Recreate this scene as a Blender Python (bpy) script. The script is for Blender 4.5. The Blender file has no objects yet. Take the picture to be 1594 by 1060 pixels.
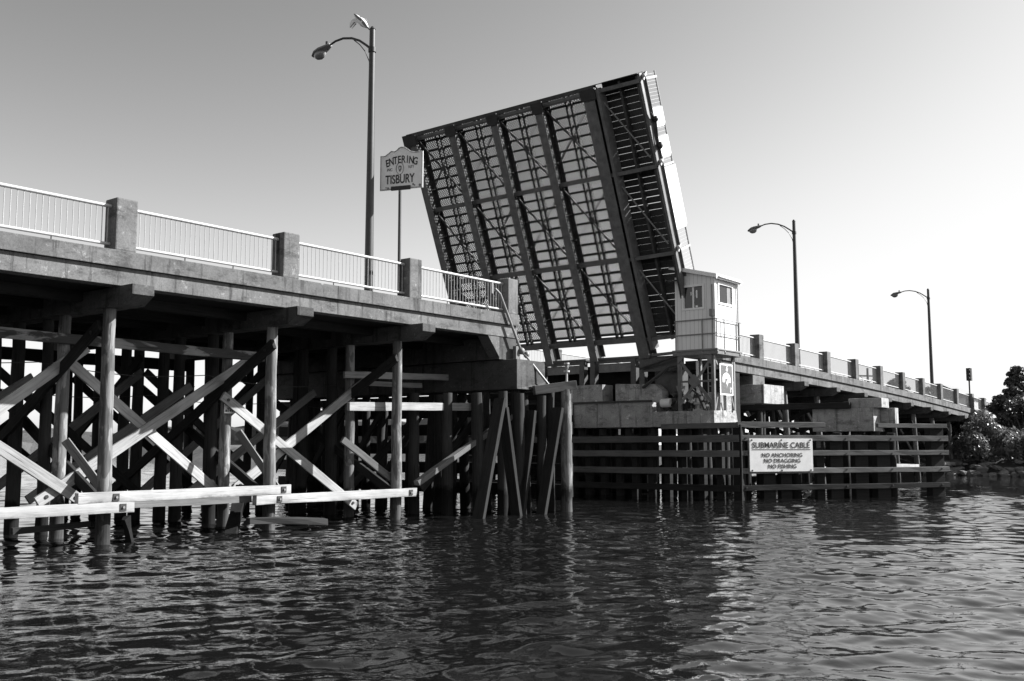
import bpy, bmesh, math, random
import numpy as np
from mathutils import Vector, Matrix

rnd = random.Random(7)
sc = bpy.context.scene
COL = sc.collection
R = math.radians

# ------------------------------------------------------------------ materials
def g(v, a=1.0):
    return (v, v, v, a)

class NT:
    def __init__(s, name):
        s.m = bpy.data.materials.new(name); s.m.use_nodes = True
        s.t = s.m.node_tree; s.t.nodes.clear()
        s.out = s.n('ShaderNodeOutputMaterial'); s.b = s.n('ShaderNodeBsdfPrincipled')
        s.l(s.b.outputs[0], s.out.inputs[0])
        s.tc = s.n('ShaderNodeTexCoord'); s.oi = s.n('ShaderNodeObjectInfo')
    def n(s, k, **kw):
        o = s.t.nodes.new(k)
        for a, b in kw.items(): setattr(o, a, b)
        return o
    def l(s, a, b): s.t.links.new(a, b)
    def math(s, op, a, b=0.0, clamp=False):
        o = s.n('ShaderNodeMath', operation=op); o.use_clamp = clamp
        for i, x in enumerate((a, b)):
            if isinstance(x, (int, float)): o.inputs[i].default_value = x
            else: s.l(x, o.inputs[i])
        return o.outputs[0]
    def noise(s, scale, stretch=(1, 1, 1), detail=6, rough=0.6, rand=True, dist=0.0):
        mp = s.n('ShaderNodeMapping'); mp.inputs['Scale'].default_value = stretch
        s.l(s.tc.outputs['Object'], mp.inputs['Vector'])
        o = s.n('ShaderNodeTexNoise'); o.noise_dimensions = '4D'
        o.inputs['Scale'].default_value = scale; o.inputs['Detail'].default_value = detail
        o.inputs['Roughness'].default_value = rough; o.inputs['Distortion'].default_value = dist
        s.l(mp.outputs[0], o.inputs['Vector'])
        if rand: s.l(s.math('MULTIPLY', s.oi.outputs['Random'], 37.0), o.inputs['W'])
        return o.outputs['Fac']
    def ramp(s, fac, stops):
        o = s.n('ShaderNodeValToRGB'); e = o.color_ramp.elements
        while len(e) < len(stops): e.new(0.5)
        for i, (p, v) in enumerate(stops):
            e[i].position = p; e[i].color = g(v)
        s.l(fac, o.inputs[0]); return o.outputs[0]
    def mul(s, a, b): return s.math('MULTIPLY', a, b)
    def bump(s, h, strength=0.4, dist=0.02):
        o = s.n('ShaderNodeBump'); o.inputs['Strength'].default_value = strength
        o.inputs['Distance'].default_value = dist
        s.l(h, o.inputs['Height']); s.l(o.outputs[0], s.b.inputs['Normal'])
    def col(s, v): s.l(v, s.b.inputs['Base Color'])
    def rough(s, r): s.b.inputs['Roughness'].default_value = r

def mat_concrete(name, base, streak=0.5, wet=False):
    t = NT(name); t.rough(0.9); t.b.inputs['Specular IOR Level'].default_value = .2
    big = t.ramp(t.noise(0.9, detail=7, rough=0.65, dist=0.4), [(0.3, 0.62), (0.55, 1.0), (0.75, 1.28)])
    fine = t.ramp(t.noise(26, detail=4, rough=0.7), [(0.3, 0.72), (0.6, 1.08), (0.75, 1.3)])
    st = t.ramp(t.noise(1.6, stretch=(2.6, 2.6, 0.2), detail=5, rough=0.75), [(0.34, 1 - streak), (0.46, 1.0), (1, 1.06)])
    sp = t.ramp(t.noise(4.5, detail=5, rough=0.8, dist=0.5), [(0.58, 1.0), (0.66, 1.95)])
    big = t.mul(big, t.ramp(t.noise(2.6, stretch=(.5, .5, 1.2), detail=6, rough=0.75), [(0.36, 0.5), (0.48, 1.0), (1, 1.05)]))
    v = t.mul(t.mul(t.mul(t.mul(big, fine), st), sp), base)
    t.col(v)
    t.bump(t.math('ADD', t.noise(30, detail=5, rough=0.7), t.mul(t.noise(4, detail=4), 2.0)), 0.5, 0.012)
    return t.m

def mat_wood(name, base, axis='X', contrast=0.4, tide=False, rough=0.85, spread=0.35, grime=0.0, bark=0.0):
    """timber: grain stretched along the given local axis; tide adds the weed and wet mark real piles carry"""
    t = NT(name); t.rough(rough); t.b.inputs['Specular IOR Level'].default_value = .12
    lo, hi = 0.55, 9.0
    stc = (lo, hi, hi) if axis == 'X' else (hi, hi, lo)
    gr = t.ramp(t.noise(2.2, stretch=stc, detail=7, rough=0.7, dist=0.3), [(0.28, 1 - contrast), (0.5, 1.0), (0.75, 1 + contrast * 0.6)])
    lo2 = tuple(x * (1.0 if x > 1 else 0.4) for x in stc)
    crack = t.ramp(t.noise(3.2, stretch=lo2, detail=3, rough=0.5), [(0.30, 0.35), (0.36, 1.0), (1, 1.0)])
    big = t.ramp(t.noise(0.7, detail=4), [(0.3, 0.75), (0.7, 1.2)])
    rv = t.math('ADD', t.mul(t.oi.outputs['Random'], spread), 1 - spread / 2)
    v = t.mul(t.mul(t.mul(t.mul(gr, crack), big), rv), base)
    if bark:
        v = t.mul(v, t.ramp(t.noise(1.1, stretch=(.55, 1.6, 1.6) if axis == 'X' else (3.2, 3.2, .9), detail=6, rough=0.6, dist=0.8), [(0.0, 1 - bark), (0.50, 1 - bark), (0.54, 1.15), (1, 1.15)]))
    if grime:
        sp2 = t.n('ShaderNodeSeparateXYZ'); t.l(t.tc.outputs['Object'], sp2.inputs[0])
        zz = t.math('ADD', t.mul(sp2.outputs['Z'], 4.0), t.math('ADD', t.mul(t.noise(2.4, stretch=(.5, 1, 1), detail=6, rough=0.75), 1.6), -.18))
        v = t.mul(v, t.ramp(zz, [(0.0, 1 - grime), (0.30, 0.82), (0.55, 1.0), (1, 1.06)]))
        v = t.mul(v, t.ramp(t.noise(7, stretch=(.25, 1, 1), detail=6, rough=0.8), [(0.27, 0.45), (0.36, 1.0), (1, 1.0)]))
    if tide:
        sep = t.n('ShaderNodeSeparateXYZ'); t.l(t.tc.outputs['Object'], sep.inputs[0])
        z = t.math('ADD', sep.outputs['Z'], t.math('MULTIPLY', t.math('SUBTRACT', t.noise(3.0, detail=4), 0.5), 0.9))
        band = t.ramp(z, [(0.0, 0.42), (0.3, 0.36), (0.72, 0.20), (0.92, 1.0)])
        v = t.mul(v, band)
    t.col(v)
    t.bump(t.math('ADD', t.noise(2.2, stretch=stc, detail=7, rough=0.7), t.mul(crack, 0.6)), 0.6, 0.015)
    return t.m

def mat_metal(name, base, rough=0.55, metallic=0.0, rust=0.4, scale=3.0):
    t = NT(name); t.rough(rough); t.b.inputs['Metallic'].default_value = metallic
    a = t.ramp(t.noise(scale, detail=7, rough=0.7), [(0.35, 1 - rust), (0.55, 1.0), (0.72, 1 + rust)])
    b = t.ramp(t.noise(scale * 7, detail=3, rough=0.6), [(0.3, 0.85), (0.7, 1.12)])
    t.col(t.mul(t.mul(a, b), base))
    t.bump(t.noise(scale * 9, detail=3), 0.15, 0.005)
    return t.m

def mat_plain(name, base, rough=0.6, var=0.12, scale=6.0, metallic=0.0):
    t = NT(name); t.rough(rough); t.b.inputs['Metallic'].default_value = metallic
    t.col(t.mul(t.ramp(t.noise(scale, detail=5, rough=0.65), [(0.3, 1 - var), (0.7, 1 + var * 0.6)]), base))
    return t.m

def mat_leaf(name, base):
    t = NT(name); t.rough(0.38)
    t.col(t.mul(t.ramp(t.noise(1.3, detail=4), [(0.3, 0.6), (0.7, 1.45)]), base))
    tr = t.n('ShaderNodeBsdfTranslucent'); tr.inputs[0].default_value = g(base * 1.2)
    mx = t.n('ShaderNodeMixShader'); mx.inputs[0].default_value = 0.25
    t.l(t.b.outputs[0], mx.inputs[1]); t.l(tr.outputs[0], mx.inputs[2]); t.l(mx.outputs[0], t.out.inputs[0])
    return t.m

def mat_siding(name, base):
    t = NT(name); t.rough(0.5)
    sep = t.n('ShaderNodeSeparateXYZ'); t.l(t.tc.outputs['Object'], sep.inputs[0])
    s = t.math('ADD', sep.outputs['X'], sep.outputs['Y'])
    fr = t.math('FRACT', t.mul(s, 1 / 0.2))
    gv = t.ramp(fr, [(0.0, 0.55), (0.07, 0.6), (0.1, 1.0), (1.0, 1.0)])
    dirt = t.ramp(t.noise(1.8, stretch=(1, 1, 0.3), detail=5), [(0.3, 0.88), (0.6, 1.0)])
    t.col(t.mul(t.mul(gv, dirt), base)); t.bump(gv, 0.5, 0.01)
    return t.m

M = dict(
    concrete=mat_concrete('weathered_concrete', 0.15, 0.72),
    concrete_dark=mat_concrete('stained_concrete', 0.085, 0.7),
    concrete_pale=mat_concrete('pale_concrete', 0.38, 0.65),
    soffit=mat_concrete('shade_dark_concrete', 0.02, 0.4),  # near-black: the shade under the deck is put into the colour
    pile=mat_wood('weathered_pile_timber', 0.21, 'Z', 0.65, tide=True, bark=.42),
    pile_dark=mat_wood('dark_pile_timber', 0.042, 'Z', 0.5, tide=True),  # darker copy of the pile timber, with under-bridge shade in its colour
    black_pile=mat_wood('black_pile_timber', 0.022, 'Z', 0.5),  # even near-black timber
    footboard=mat_wood('footway_timber', 0.075, 'X', 0.5),
    creosote=mat_wood('creosote_shade_timber', 0.03, 'X', 0.5),  # creosote black, darkened further to deepen the shade under the deck
    plank=mat_wood('weathered_plank', 0.35, 'X', 0.5),
    bark_plank=mat_wood('peeling_plank', 0.26, 'X', 0.4, bark=.72),
    plank_grey=mat_wood('grey_plank', 0.17, 'X', 0.45),
    fender=mat_wood('fender_plank', 0.13, 'X', 0.4),
    white_wood=mat_wood('bleached_timber', 0.345, 'X', 0.4, spread=0.12, grime=.7),
    steel=mat_metal('rusty_dark_paint', 0.06, 0.5, 0, 0.45),
    steel_black=mat_metal('black_steel', 0.025, 0.55, 0, 0.4),
    steel_pale=mat_metal('dull_grey_steel', 0.15, 0.5, 0, 0.35),
    galv=mat_metal('galvanised_rail', 0.45, 0.42, 0.0, 0.14, 8),
    lamp_steel=mat_metal('weathered_lamp_steel', 0.05, 0.5, 0.0, 0.2),
    lamp_head=mat_metal('lamp_casting', 0.2, 0.5, 0.0, 0.2),
    white=mat_plain('white_paint', 0.82, 0.45, 0.08),
    siding=mat_siding('white_board_siding', 0.80),
    sign_white=mat_plain('sign_white', 0.9, 0.4, 0.12, 3.5),
    sign_grey=mat_plain('sign_grey', 0.11, 0.45, 0.08),
    ink=mat_plain('sign_ink', 0.025, 0.5, 0.05),
    ink_soft=mat_plain('worn_sign_ink', 0.12, 0.5, 0.3, 20),
    mid=mat_plain('mid_grey_paint', 0.2, 0.5, 0.2),
    roof=mat_plain('grey_roofing', 0.2, 0.7, 0.2),
    black=mat_plain('black_rubber', 0.02, 0.6),
    rock=mat_concrete('shore_rock', 0.2, 0.2),
    soil=mat_concrete('shore_soil', 0.12, 0.2),
    asphalt=mat_concrete('asphalt', 0.06, 0.1),
    leaf=mat_leaf('shrub_leaf', 0.16),
    leaf_dark=mat_leaf('tree_leaf', 0.07),
    leaf_far=mat_leaf('far_leaf', 0.07),
    bark=mat_wood('bark', 0.14, 'Z', 0.4),
    feather_white=mat_plain('white_feather', 0.82, 0.6, 0.05),
    feather_grey=mat_plain('grey_feather', 0.16, 0.6, 0.25, 20),
)
def glass(name, v):
    t = NT(name); t.rough(0.04); t.col(t.mul(t.ramp(t.noise(0.8, detail=2), [(0.3, 0.7), (0.7, 1.2)]), v))
    t.b.inputs['IOR'].default_value = 1.5
    return t.m
M['glass'] = glass('dark_window_glass', 0.03)
M['lamp_glass'] = glass('lamp_bowl_glass', 0.22)

# ------------------------------------------------------------------ geometry helpers
ROOT = {}
def off_of(parent):
    return ROOT.get(parent.name, Vector((0, 0, 0))) if parent else Vector((0, 0, 0))

def link(o, parent=None):
    COL.objects.link(o)
    if parent: o.parent = parent
    ROOT[o.name] = off_of(parent).copy()
    return o

def tag(o, label=None, cat=None, group=None, kind=None):
    if label: o['label'] = label
    if cat: o['category'] = cat
    if group: o['group'] = group
    if kind: o['kind'] = kind
    return o

def thing(name, label, cat, loc=(0, 0, 0), group=None):
    o = bpy.data.objects.new(name, None); o.empty_display_size = 0.3
    o.location = loc; COL.objects.link(o); ROOT[o.name] = Vector(loc)
    return tag(o, label, cat, group)

def frame(p0, p1, up=(0, 0, 1)):
    x = (Vector(p1) - Vector(p0)); ln = x.length; x.normalize()
    u = Vector(up)
    if abs(x.dot(u)) > 0.995: u = Vector((1, 0, 0))
    y = u.cross(x).normalized(); z = x.cross(y).normalized()
    return x, y, z, ln

class MB:
    def __init__(s): s.v = []; s.f = []
    def add(s, vs, fs):
        k = len(s.v); s.v += [tuple(v) for v in vs]; s.f += [tuple(i + k for i in f) for f in fs]; return s
    def box(s, x0, y0, z0, x1, y1, z1):
        vs = [(x, y, z) for z in (z0, z1) for x, y in ((x0, y0), (x1, y0), (x1, y1), (x0, y1))]
        return s.add(vs, [(3, 2, 1, 0), (4, 5, 6, 7), (0, 1, 5, 4), (1, 2, 6, 5), (2, 3, 7, 6), (3, 0, 4, 7)])
    def beam(s, p0, p1, w, h, up=(0, 0, 1)):
        x, y, z, ln = frame(p0, p1, up); p0 = Vector(p0); p1 = Vector(p1); vs = []
        for p in (p0, p1):
            for a, b in ((-1, -1), (1, -1), (1, 1), (-1, 1)): vs.append(p + y * (a * w / 2) + z * (b * h / 2))
        return s.add(vs, [(3, 2, 1, 0), (4, 5, 6, 7), (0, 1, 5, 4), (1, 2, 6, 5), (2, 3, 7, 6), (3, 0, 4, 7)])
    def path(s, pts, r, n=8, r1=None, jit=0.0, rg=None):
        pts = [Vector(p) for p in pts]; m = len(pts); vs = []; fs = []
        for i, p in enumerate(pts):
            d = (pts[min(i + 1, m - 1)] - pts[max(i - 1, 0)]).normalized()
            u = Vector((0, 0, 1)) if abs(d.z) < 0.9 else Vector((1, 0, 0))
            a = u.cross(d).normalized(); b = d.cross(a)
            rr = r if r1 is None else r + (r1 - r) * i / (m - 1)
            for k in range(n):
                t = 2 * math.pi * k / n
                q = rr * (1 + (rg.uniform(-jit, jit) if rg else 0))
                vs.append(p + a * (q * math.cos(t)) + b * (q * math.sin(t)))
        for i in range(m - 1):
            for k in range(n):
                fs.append((i * n + k, i * n + (k + 1) % n, (i + 1) * n + (k + 1) % n, (i + 1) * n + k))
        fs.append(tuple(range(n - 1, -1, -1))); fs.append(tuple(range((m - 1) * n, m * n)))
        return s.add(vs, fs)
    def tube(s, p0, p1, r0, r1=None, n=10): return s.path([p0, p1], r0, n, r1)
    def prism(s, poly, vec):
        n = len(poly); vec = Vector(vec); vs = [Vector(p) for p in poly] + [Vector(p) + vec for p in poly]
        fs = [tuple(range(n - 1, -1, -1)), tuple(range(n, 2 * n))] + [(i, (i + 1) % n, n + (i + 1) % n, n + i) for i in range(n)]
        return s.add(vs, fs)
    def ball(s, c, rx, ry, rz, n=12, m=8):
        vs = []; fs = []; c = Vector(c)
        for i in range(m + 1):
            a = math.pi * i / m
            for k in range(n):
                b = 2 * math.pi * k / n
                vs.append(c + Vector((rx * math.sin(a) * math.cos(b), ry * math.sin(a) * math.sin(b), rz * math.cos(a))))
        for i in range(m):
            for k in range(n): fs.append((i * n + k, (i + 1) * n + k, (i + 1) * n + (k + 1) % n, i * n + (k + 1) % n))
        return s.add(vs, fs)
    def build(s, name, m, parent=None, bevel=0.0, smooth=False, local=False):
        me = bpy.data.meshes.new(name)
        d = Vector((0, 0, 0)) if local else off_of(parent)
        me.from_pydata([tuple(Vector(v) - d) for v in s.v], [], s.f); me.update()
        bm = bmesh.new(); bm.from_mesh(me)
        bmesh.ops.recalc_face_normals(bm, faces=bm.faces)
        if bevel: bmesh.ops.bevel(bm, geom=[e for e in bm.edges if e.calc_face_angle(0) > 0.5], offset=bevel, segments=2, affect='EDGES', profile=0.6, clamp_overlap=True)
        bm.to_mesh(me); bm.free()
        if smooth:
            for p in me.polygons: p.use_smooth = True
            me.set_sharp_from_angle(angle=R(40))
        me.materials.append(m)
        o = bpy.data.objects.new(name, me)
        return link(o, parent)

def plank(name, p0, p1, w, h, m, parent=None, up=(0, 0, 1), bow=0.0, bevel=0.012, rough=0.008, bolts=False):
    """a timber of its own: local X runs along it, so the grain follows; slightly uneven edges"""
    x, y, z, ln = frame(p0, p1, up); n = max(3, int(ln / 0.7))
    vs = []; fs = []
    for i in range(n + 1):
        t = i / n; bz = bow * math.sin(math.pi * t)
        for a, b in ((-1, -1), (1, -1), (1, 1), (-1, 1)):
            vs.append((t * ln, a * w / 2 + rnd.uniform(-rough, rough), b * h / 2 + bz + rnd.uniform(-rough, rough)))
    for i in range(n):
        for k in range(4): fs.append((i * 4 + k, i * 4 + (k + 1) % 4, i * 4 + 4 + (k + 1) % 4, i * 4 + 4 + k))
    fs += [(3, 2, 1, 0), tuple(n * 4 + k for k in range(4))]
    mb = MB(); mb.add(vs, fs)
    o = mb.build(name, m, None, bevel, local=True)
    mt = Matrix((x, y, z)).transposed().to_4x4(); mt.translation = Vector(p0) - off_of(parent)
    o.matrix_basis = mt
    if parent: o.parent = parent
    ROOT[o.name] = Vector(p0)
    if bolts:
        for f in (.035, .965):
            b = MB(); sd = -1 if y.y > 0 or (abs(y.y) < .3 and y.x > 0) else 1
            b.path([(f * ln, sd * w / 2, 0), (f * ln, sd * (w / 2 + .025), 0)], .045, 8); c = b.build('bolt', M['black'], None, local=True); c.parent = o
    return o

def pile(name, x, y, ztop, r, m, parent, lean=(0, 0), zbot=-1.2, n=14, taper=0.1):
    """round timber pile, local origin at the water line; lean = drift of the top"""
    rr = random.Random(int(x * 100 + y * 1000)); pts = []
    k = 11
    for i in range(k):
        t = i / (k - 1); z = zbot + (ztop - zbot) * t
        q = z / ztop
        pts.append((lean[0] * q + rr.uniform(-.012, .012), lean[1] * q + rr.uniform(-.012, .012), z))
    mb = MB(); mb.path(pts, r * (1 + taper), n, r * (1 - taper), 0.035, rr)
    o = mb.build(name, m, None, smooth=True, local=True)
    o.location = Vector((x, y, 0)) - off_of(parent)
    if parent: o.parent = parent
    ROOT[o.name] = Vector((x, y, 0))
    return o

def text_mesh(txt, size, bold=0.0, sx=1.0):
    cu = bpy.data.curves.new('lettering', 'FONT'); cu.body = txt; cu.size = size; cu.offset = bold
    cu.align_x = 'CENTER'; cu.align_y = 'CENTER'; cu.extrude = 0.004
    o = bpy.data.objects.new('lettering', cu); COL.objects.link(o)
    bpy.context.view_layer.update()
    me = bpy.data.meshes.new_from_object(o.evaluated_get(bpy.context.evaluated_depsgraph_get()))
    vs = [(v.co.x * sx, v.co.y, v.co.z) for v in me.vertices]; fs = [tuple(p.vertices) for p in me.polygons]
    COL.objects.unlink(o); bpy.data.objects.remove(o); bpy.data.curves.remove(cu); bpy.data.meshes.remove(me)
    return vs, fs
def put_text(mb, txt, size, o, rt, up, nr, du, dv, bold=0.0, sx=1.0, rot=0.0):
    vs, fs = text_mesh(txt, size, bold, sx); c, s_ = math.cos(rot), math.sin(rot)
    out = []
    for x, y, z in vs:
        a = x * c - y * s_ + du; b = x * s_ + y * c + dv
        out.append(Vector(o) + Vector(rt) * a + Vector(up) * b + Vector(nr) * (z + 0.006))
    mb.add(out, fs)

# ------------------------------------------------------------------ bridge profile
def zc(x):                      # top of the concrete coping along the bridge
    if x <= 26.5: return 6.52 - 0.0006 * max(0, x - 12)
    return 6.54 - 0.0004 * (x - 20) ** 2

def sweep(mb, xs, sec):
    """sec(x) -> list of (y,z); closed section swept along x"""
    n = len(sec(xs[0])); vs = []; fs = []
    for x in xs:
        vs += [(x, y, z) for y, z in sec(x)]
    for i in range(len(xs) - 1):
        for k in range(n): fs.append((i * n + k, i * n + (k + 1) % n, (i + 1) * n + (k + 1) % n, (i + 1) * n + k))
    fs += [tuple(range(n - 1, -1, -1)), tuple(range((len(xs) - 1) * n, len(xs) * n))]
    mb.add(vs, fs)

def rng(a, b, st): 
    n = max(1, int(round((b - a) / st))); return [a + (b - a) * i / n for i in range(n + 1)]
YF = 12.1                                     # far edge of the decks

def approach(label, x0, x1, posts, far):
    t = thing('approach_bridge', label, 'bridge', (x0, 0, 0))
    xs = rng(x0, x1, 1.5)
    mb = MB(); sweep(mb, xs, lambda x: [(-.40, zc(x)), (.12, zc(x)), (.12, zc(x) - .33), (-.40, zc(x) - .37)]); mb.build('coping', M['concrete'], t, 0.012)
    mb = MB(); sweep(mb, xs, lambda x: [(-.31, zc(x) - .374), (.1, zc(x) - .374), (.1, zc(x) - .78), (-.31, zc(x) - .78)]); mb.build('fascia', M['concrete'], t, 0.012)
    mb = MB(); sweep(mb, xs, lambda x: [(YF - .4, zc(x)), (YF, zc(x)), (YF, zc(x) - .78), (YF - .4, zc(x) - .78)]); mb.build('far_coping', M['concrete'], t, 0.012)
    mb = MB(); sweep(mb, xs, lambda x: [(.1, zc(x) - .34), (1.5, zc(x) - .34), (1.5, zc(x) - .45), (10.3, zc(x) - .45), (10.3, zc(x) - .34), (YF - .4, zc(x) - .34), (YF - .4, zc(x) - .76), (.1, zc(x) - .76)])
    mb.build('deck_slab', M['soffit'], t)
    for y in ([1.4, 3.3, 5.2, 7.1, 9.0, 10.9]):
        mb = MB(); sweep(mb, xs, lambda x: [(y - .14, zc(x) - .764), (y + .14, zc(x) - .764), (y + .14, zc(x) - 1.0), (y - .14, zc(x) - 1.0)]); mb.build('stringer', M['creosote'], t)
    for yc, sgn in ((-.13, 1), (YF - .2, -1)):
        if yc > 5 and not far: continue
        for i, px in enumerate(posts):
            z = zc(px)
            mb = MB(); mb.box(px - .26, yc - .25, z - .003, px + .26, yc + .25, z + 1.2)
            p = mb.build('railing_post', M['concrete'], t, 0.035)
            if px - .3 > x0 and i > 0:
                pass
        ends = [x0 - 0.26] + list(posts) + ([x1 + .26] if posts[-1] < x1 - 1.5 else [])
        if posts[0] < x0 + 1.0: ends = list(posts) + ([x1 + .26] if posts[-1] < x1 - 1.5 else [])
        for a, b in zip(ends[:-1], ends[1:]):
            a += .26; b -= .26; yr = yc
            n = int((b - a) / .138); mb = MB()
            for i in range(n + 1):
                x = a + (b - a) * (i + .5) / (n + 1)
                mb.path([(x, yr, zc(x) + .17), (x, yr, zc(x) + 1.0)], .0095, 6)
            p = mb.build('railing_panel', M['galv'], t)
            for nm, h, r in (('top_rail', 1.02, .042), ('bottom_rail', .155, .036)):
                mb = MB(); mb.path([(x, yr, zc(x) + h) for x in rng(a - .04, b + .04, 1.0)], r, 10); mb.build(nm, M['galv'], p, smooth=True)
            mb = MB()
            for f in (.34, .67):
                x = a + (b - a) * f; mb.path([(x, yr, zc(x) - .01), (x, yr, zc(x) + .15)], .014, 6)
            mb.build('rail_foot', M['lamp_steel'], p)
    return t

LP = [7.37, 11.93, 16.6, 21.25, 25.9]
RP = [41.2, 45.15, 49.4, 53.76, 58.1, 62.35, 66.6, 70.8, 75.0, 79.1, 83.3, 87.0]
approach('near concrete approach span with pipe railing, carried on timber bents left of the raised leaf', 1.0, 26.2, LP, False)
approach('far concrete approach span with pipe railing, sloping to the shore behind the control house', 41.0, 89.0, RP, True)

# ------------------------------------------------------------------ left timber bents
def cap_beam(x, ztop, parent, h=.44):
    z1 = ztop; z0 = ztop - h
    mb = MB(); mb.prism([(x - .27, -.84, z1), (x - .27, -.84, z1 - .23), (x - .27, -.45, z0), (x - .27, YF + .3, z0), (x - .27, YF + .3, z1)], (.54, 0, 0))
    return mb.build('cap_beam', M['concrete_dark'], parent, 0.012)

rows = [.42, 2.45, 4.7, 6.9, 9.1, 11.2]
bent_lab = ['weathered timber pile bent carrying the bridge deck, nearest the camera at the left edge',
            'timber pile bent with dark diagonal, whose second pile carries the small white notice',
            'timber pile bent closest to the channel pier, between it and the notice bent']
for i, x in enumerate((12.12, 16.72, 21.35)):
    t = thing('pile_bent', bent_lab[i], 'pile bent', (x, 0, 0), 'timber bents under the near approach')
    zt = zc(x) - .782 - .44
    cap_beam(x, zc(x) - .782, t)
    for k, y in enumerate(rows):
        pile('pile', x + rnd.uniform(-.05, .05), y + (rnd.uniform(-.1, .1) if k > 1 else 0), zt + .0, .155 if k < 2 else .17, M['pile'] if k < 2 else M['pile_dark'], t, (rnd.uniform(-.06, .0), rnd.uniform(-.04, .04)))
    if i == 1:
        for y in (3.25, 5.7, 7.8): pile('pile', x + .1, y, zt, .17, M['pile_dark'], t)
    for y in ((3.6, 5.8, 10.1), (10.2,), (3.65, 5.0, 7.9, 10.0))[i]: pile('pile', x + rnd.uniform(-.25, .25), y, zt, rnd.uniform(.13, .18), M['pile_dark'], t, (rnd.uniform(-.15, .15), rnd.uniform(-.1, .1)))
    if i == 0: pile('pile', x - .05, 7.9, zt, .17, M['pile_dark'], t)
    # transverse X: one diagonal on each side of the pile row
    xf = x - .24; xb = x + .24
    y0 = (.52, .12, .25)[i]
    plank('transverse_brace', (xf, y0, (4.92, 4.82, 4.78)[i]), (xf, 8.75, .3), .10, .27, M['creosote'], t, bolts=True)
    plank('transverse_brace', (xb, .8, .75), (xb, 8.8, 4.75), .10, .26, M['creosote'], t)
    plank('transverse_brace', (xf, 6.4, 4.8), (xf, 11.6, 1.4), .09, .24, M['creosote'], t)
    # longitudinal braces bolted to the second pile row, falling towards the left bent
    yl = 2.2
    A = [((12.5, yl, 4.56), (7.6, yl, .75)), ((17.35, yl, 4.60), (11.45, yl, .86)), ((21.75, yl, 4.22), (16.9, yl + .02, .98))][i]
    plank('longitudinal_brace', A[0], A[1], .08, .27, M['plank'], t, bolts=True)
    Bq = [((7.6, yl - .09, 4.0), (12.5, yl - .09, .85)), ((12.15, yl + .5, 4.35), (16.95, yl + .5, .72)), ((16.35, yl - .09, 3.52), (21.3, yl - .09, .32))][i]
    plank('longitudinal_brace', Bq[0], Bq[1], .08, .26, M['plank'], t, bolts=True)
    for yy in (6.7, 11.0):
        plank('longitudinal_brace', (x, yy, 4.4), (x - 4.6, yy, .7), .08, .25, M['plank_grey' if yy < 8 else 'creosote'], t)
        plank('longitudinal_brace', (x - 4.6, yy - .12, 4.4), (x, yy - .12, .7), .08, .25, M['creosote'], t)
    plank('far_waler', (x + .2, 11.5, 5.1), (x - 4.7, 11.5, 5.1), .12, .4, M['creosote'], t)
    for yy in (4.45,):
        plank('longitudinal_brace', (x + .2, yy, 3.9), (x - 4.4, yy, .8), .08, .25, M['plank_grey'], t)

# short steep braces from the front walers
def solo(name, label, cat, p0, p1, w, h, m, group=None, **kw):
    o = plank(name, p0, p1, w, h, m, None, **kw); return tag(o, label, cat, group)
GB = 'loose timbers bolted between the near piles'
solo('brace_plank', 'short steep grey plank just behind the second long white timber, left of the nearest pile', 'timber', (11.6, 1.3, 2.3), (12.35, .62, .95), .08, .2, M['plank_grey'], GB)
solo('brace_plank', 'short steep plank beside the pile with the small white notice', 'timber', (16.75, 1.9, 2.55), (17.3, .9, 1.05), .08, .2, M['plank_grey'], GB)
solo('brace_plank', 'slanting plank rising to the right from the last white timber towards the channel pier', 'timber', (21.85, .1, 1.05), (26.0, -.25, 3.15), .22, .16, M['plank_grey'], GB)
solo('brace_plank', 'plank with pale upper edge falling to the foot of the third near pile', 'timber', (19.6, .9, 2.35), (21.5, .55, 1.05), .1, .2, M['plank_grey'], GB)
w1 = solo('timber_waler', 'long high timber with peeling dark bark, running under the deck behind the nearest pile', 'timber', (9.3, 2.22, 4.75), (17.75, 2.18, 4.66), .12, .25, M['bark_plank'], None)
solo('timber_waler', 'pale high board sloping slightly behind the third near pile', 'timber', (20.75, 2.15, 4.33), (27.0, 2.2, 4.55), .10, .21, M['plank'])
solo('timber_waler', 'second dull board right under the pale high board by the third near pile', 'timber', (21.6, 2.3, 4.12), (24.3, 2.3, 4.16), .14, .16, M['plank_grey'])
solo('timber_waler', 'pale cracked timber at mid height from the third near pile to the channel pier', 'timber', (19.7, .78, 3.30), (26.0, .80, 3.46), .13, .25, M['plank'])

GW = 'white timbers along the near waterline'
def waler(label, x0, x1, z0, z1, y, washers, h=.24, m='white_wood'):
    o = plank('waterline_timber', (x0, y, z0), (x1, y, z1), .16, h, M[m], None, bevel=.01)
    tag(o, label, 'timber', GW)
    dx = (Vector((x1, y, z1)) - Vector((x0, y, z0))).length
    for f in washers:
        mb = MB(); a = f * dx; mb.box(a - .075, -.085 - .012, -.08, a + .075, -.0855 + .004, .08)
        c = mb.build('washer_plate', M['steel_black'], o, local=True)
        mb = MB(); mb.path([(a, -.13, 0), (a, -.097, 0)], .03, 6); mb.build('bolt', M['mid'], c, local=True)
    return o
waler('lowest white timber at the waterline, running out of the left edge', 5.6, 12.62, .80, .80, .10, (.96,))
waler('longest white timber at the waterline, overlapping above its two neighbours', 11.28, 17.08, 1.03, 1.04, .10, (.152, .958))
waler('white timber at the waterline ending at the third near pile', 15.98, 21.8, .80, .79, .10, (.125, .955))
waler('darker stained timber set behind the waterline timbers at the nearest pile', 12.2, 16.4, .83, .80, .85, (), .2, 'plank_grey')
GWR = 'white timbers along the far waterline'
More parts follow.
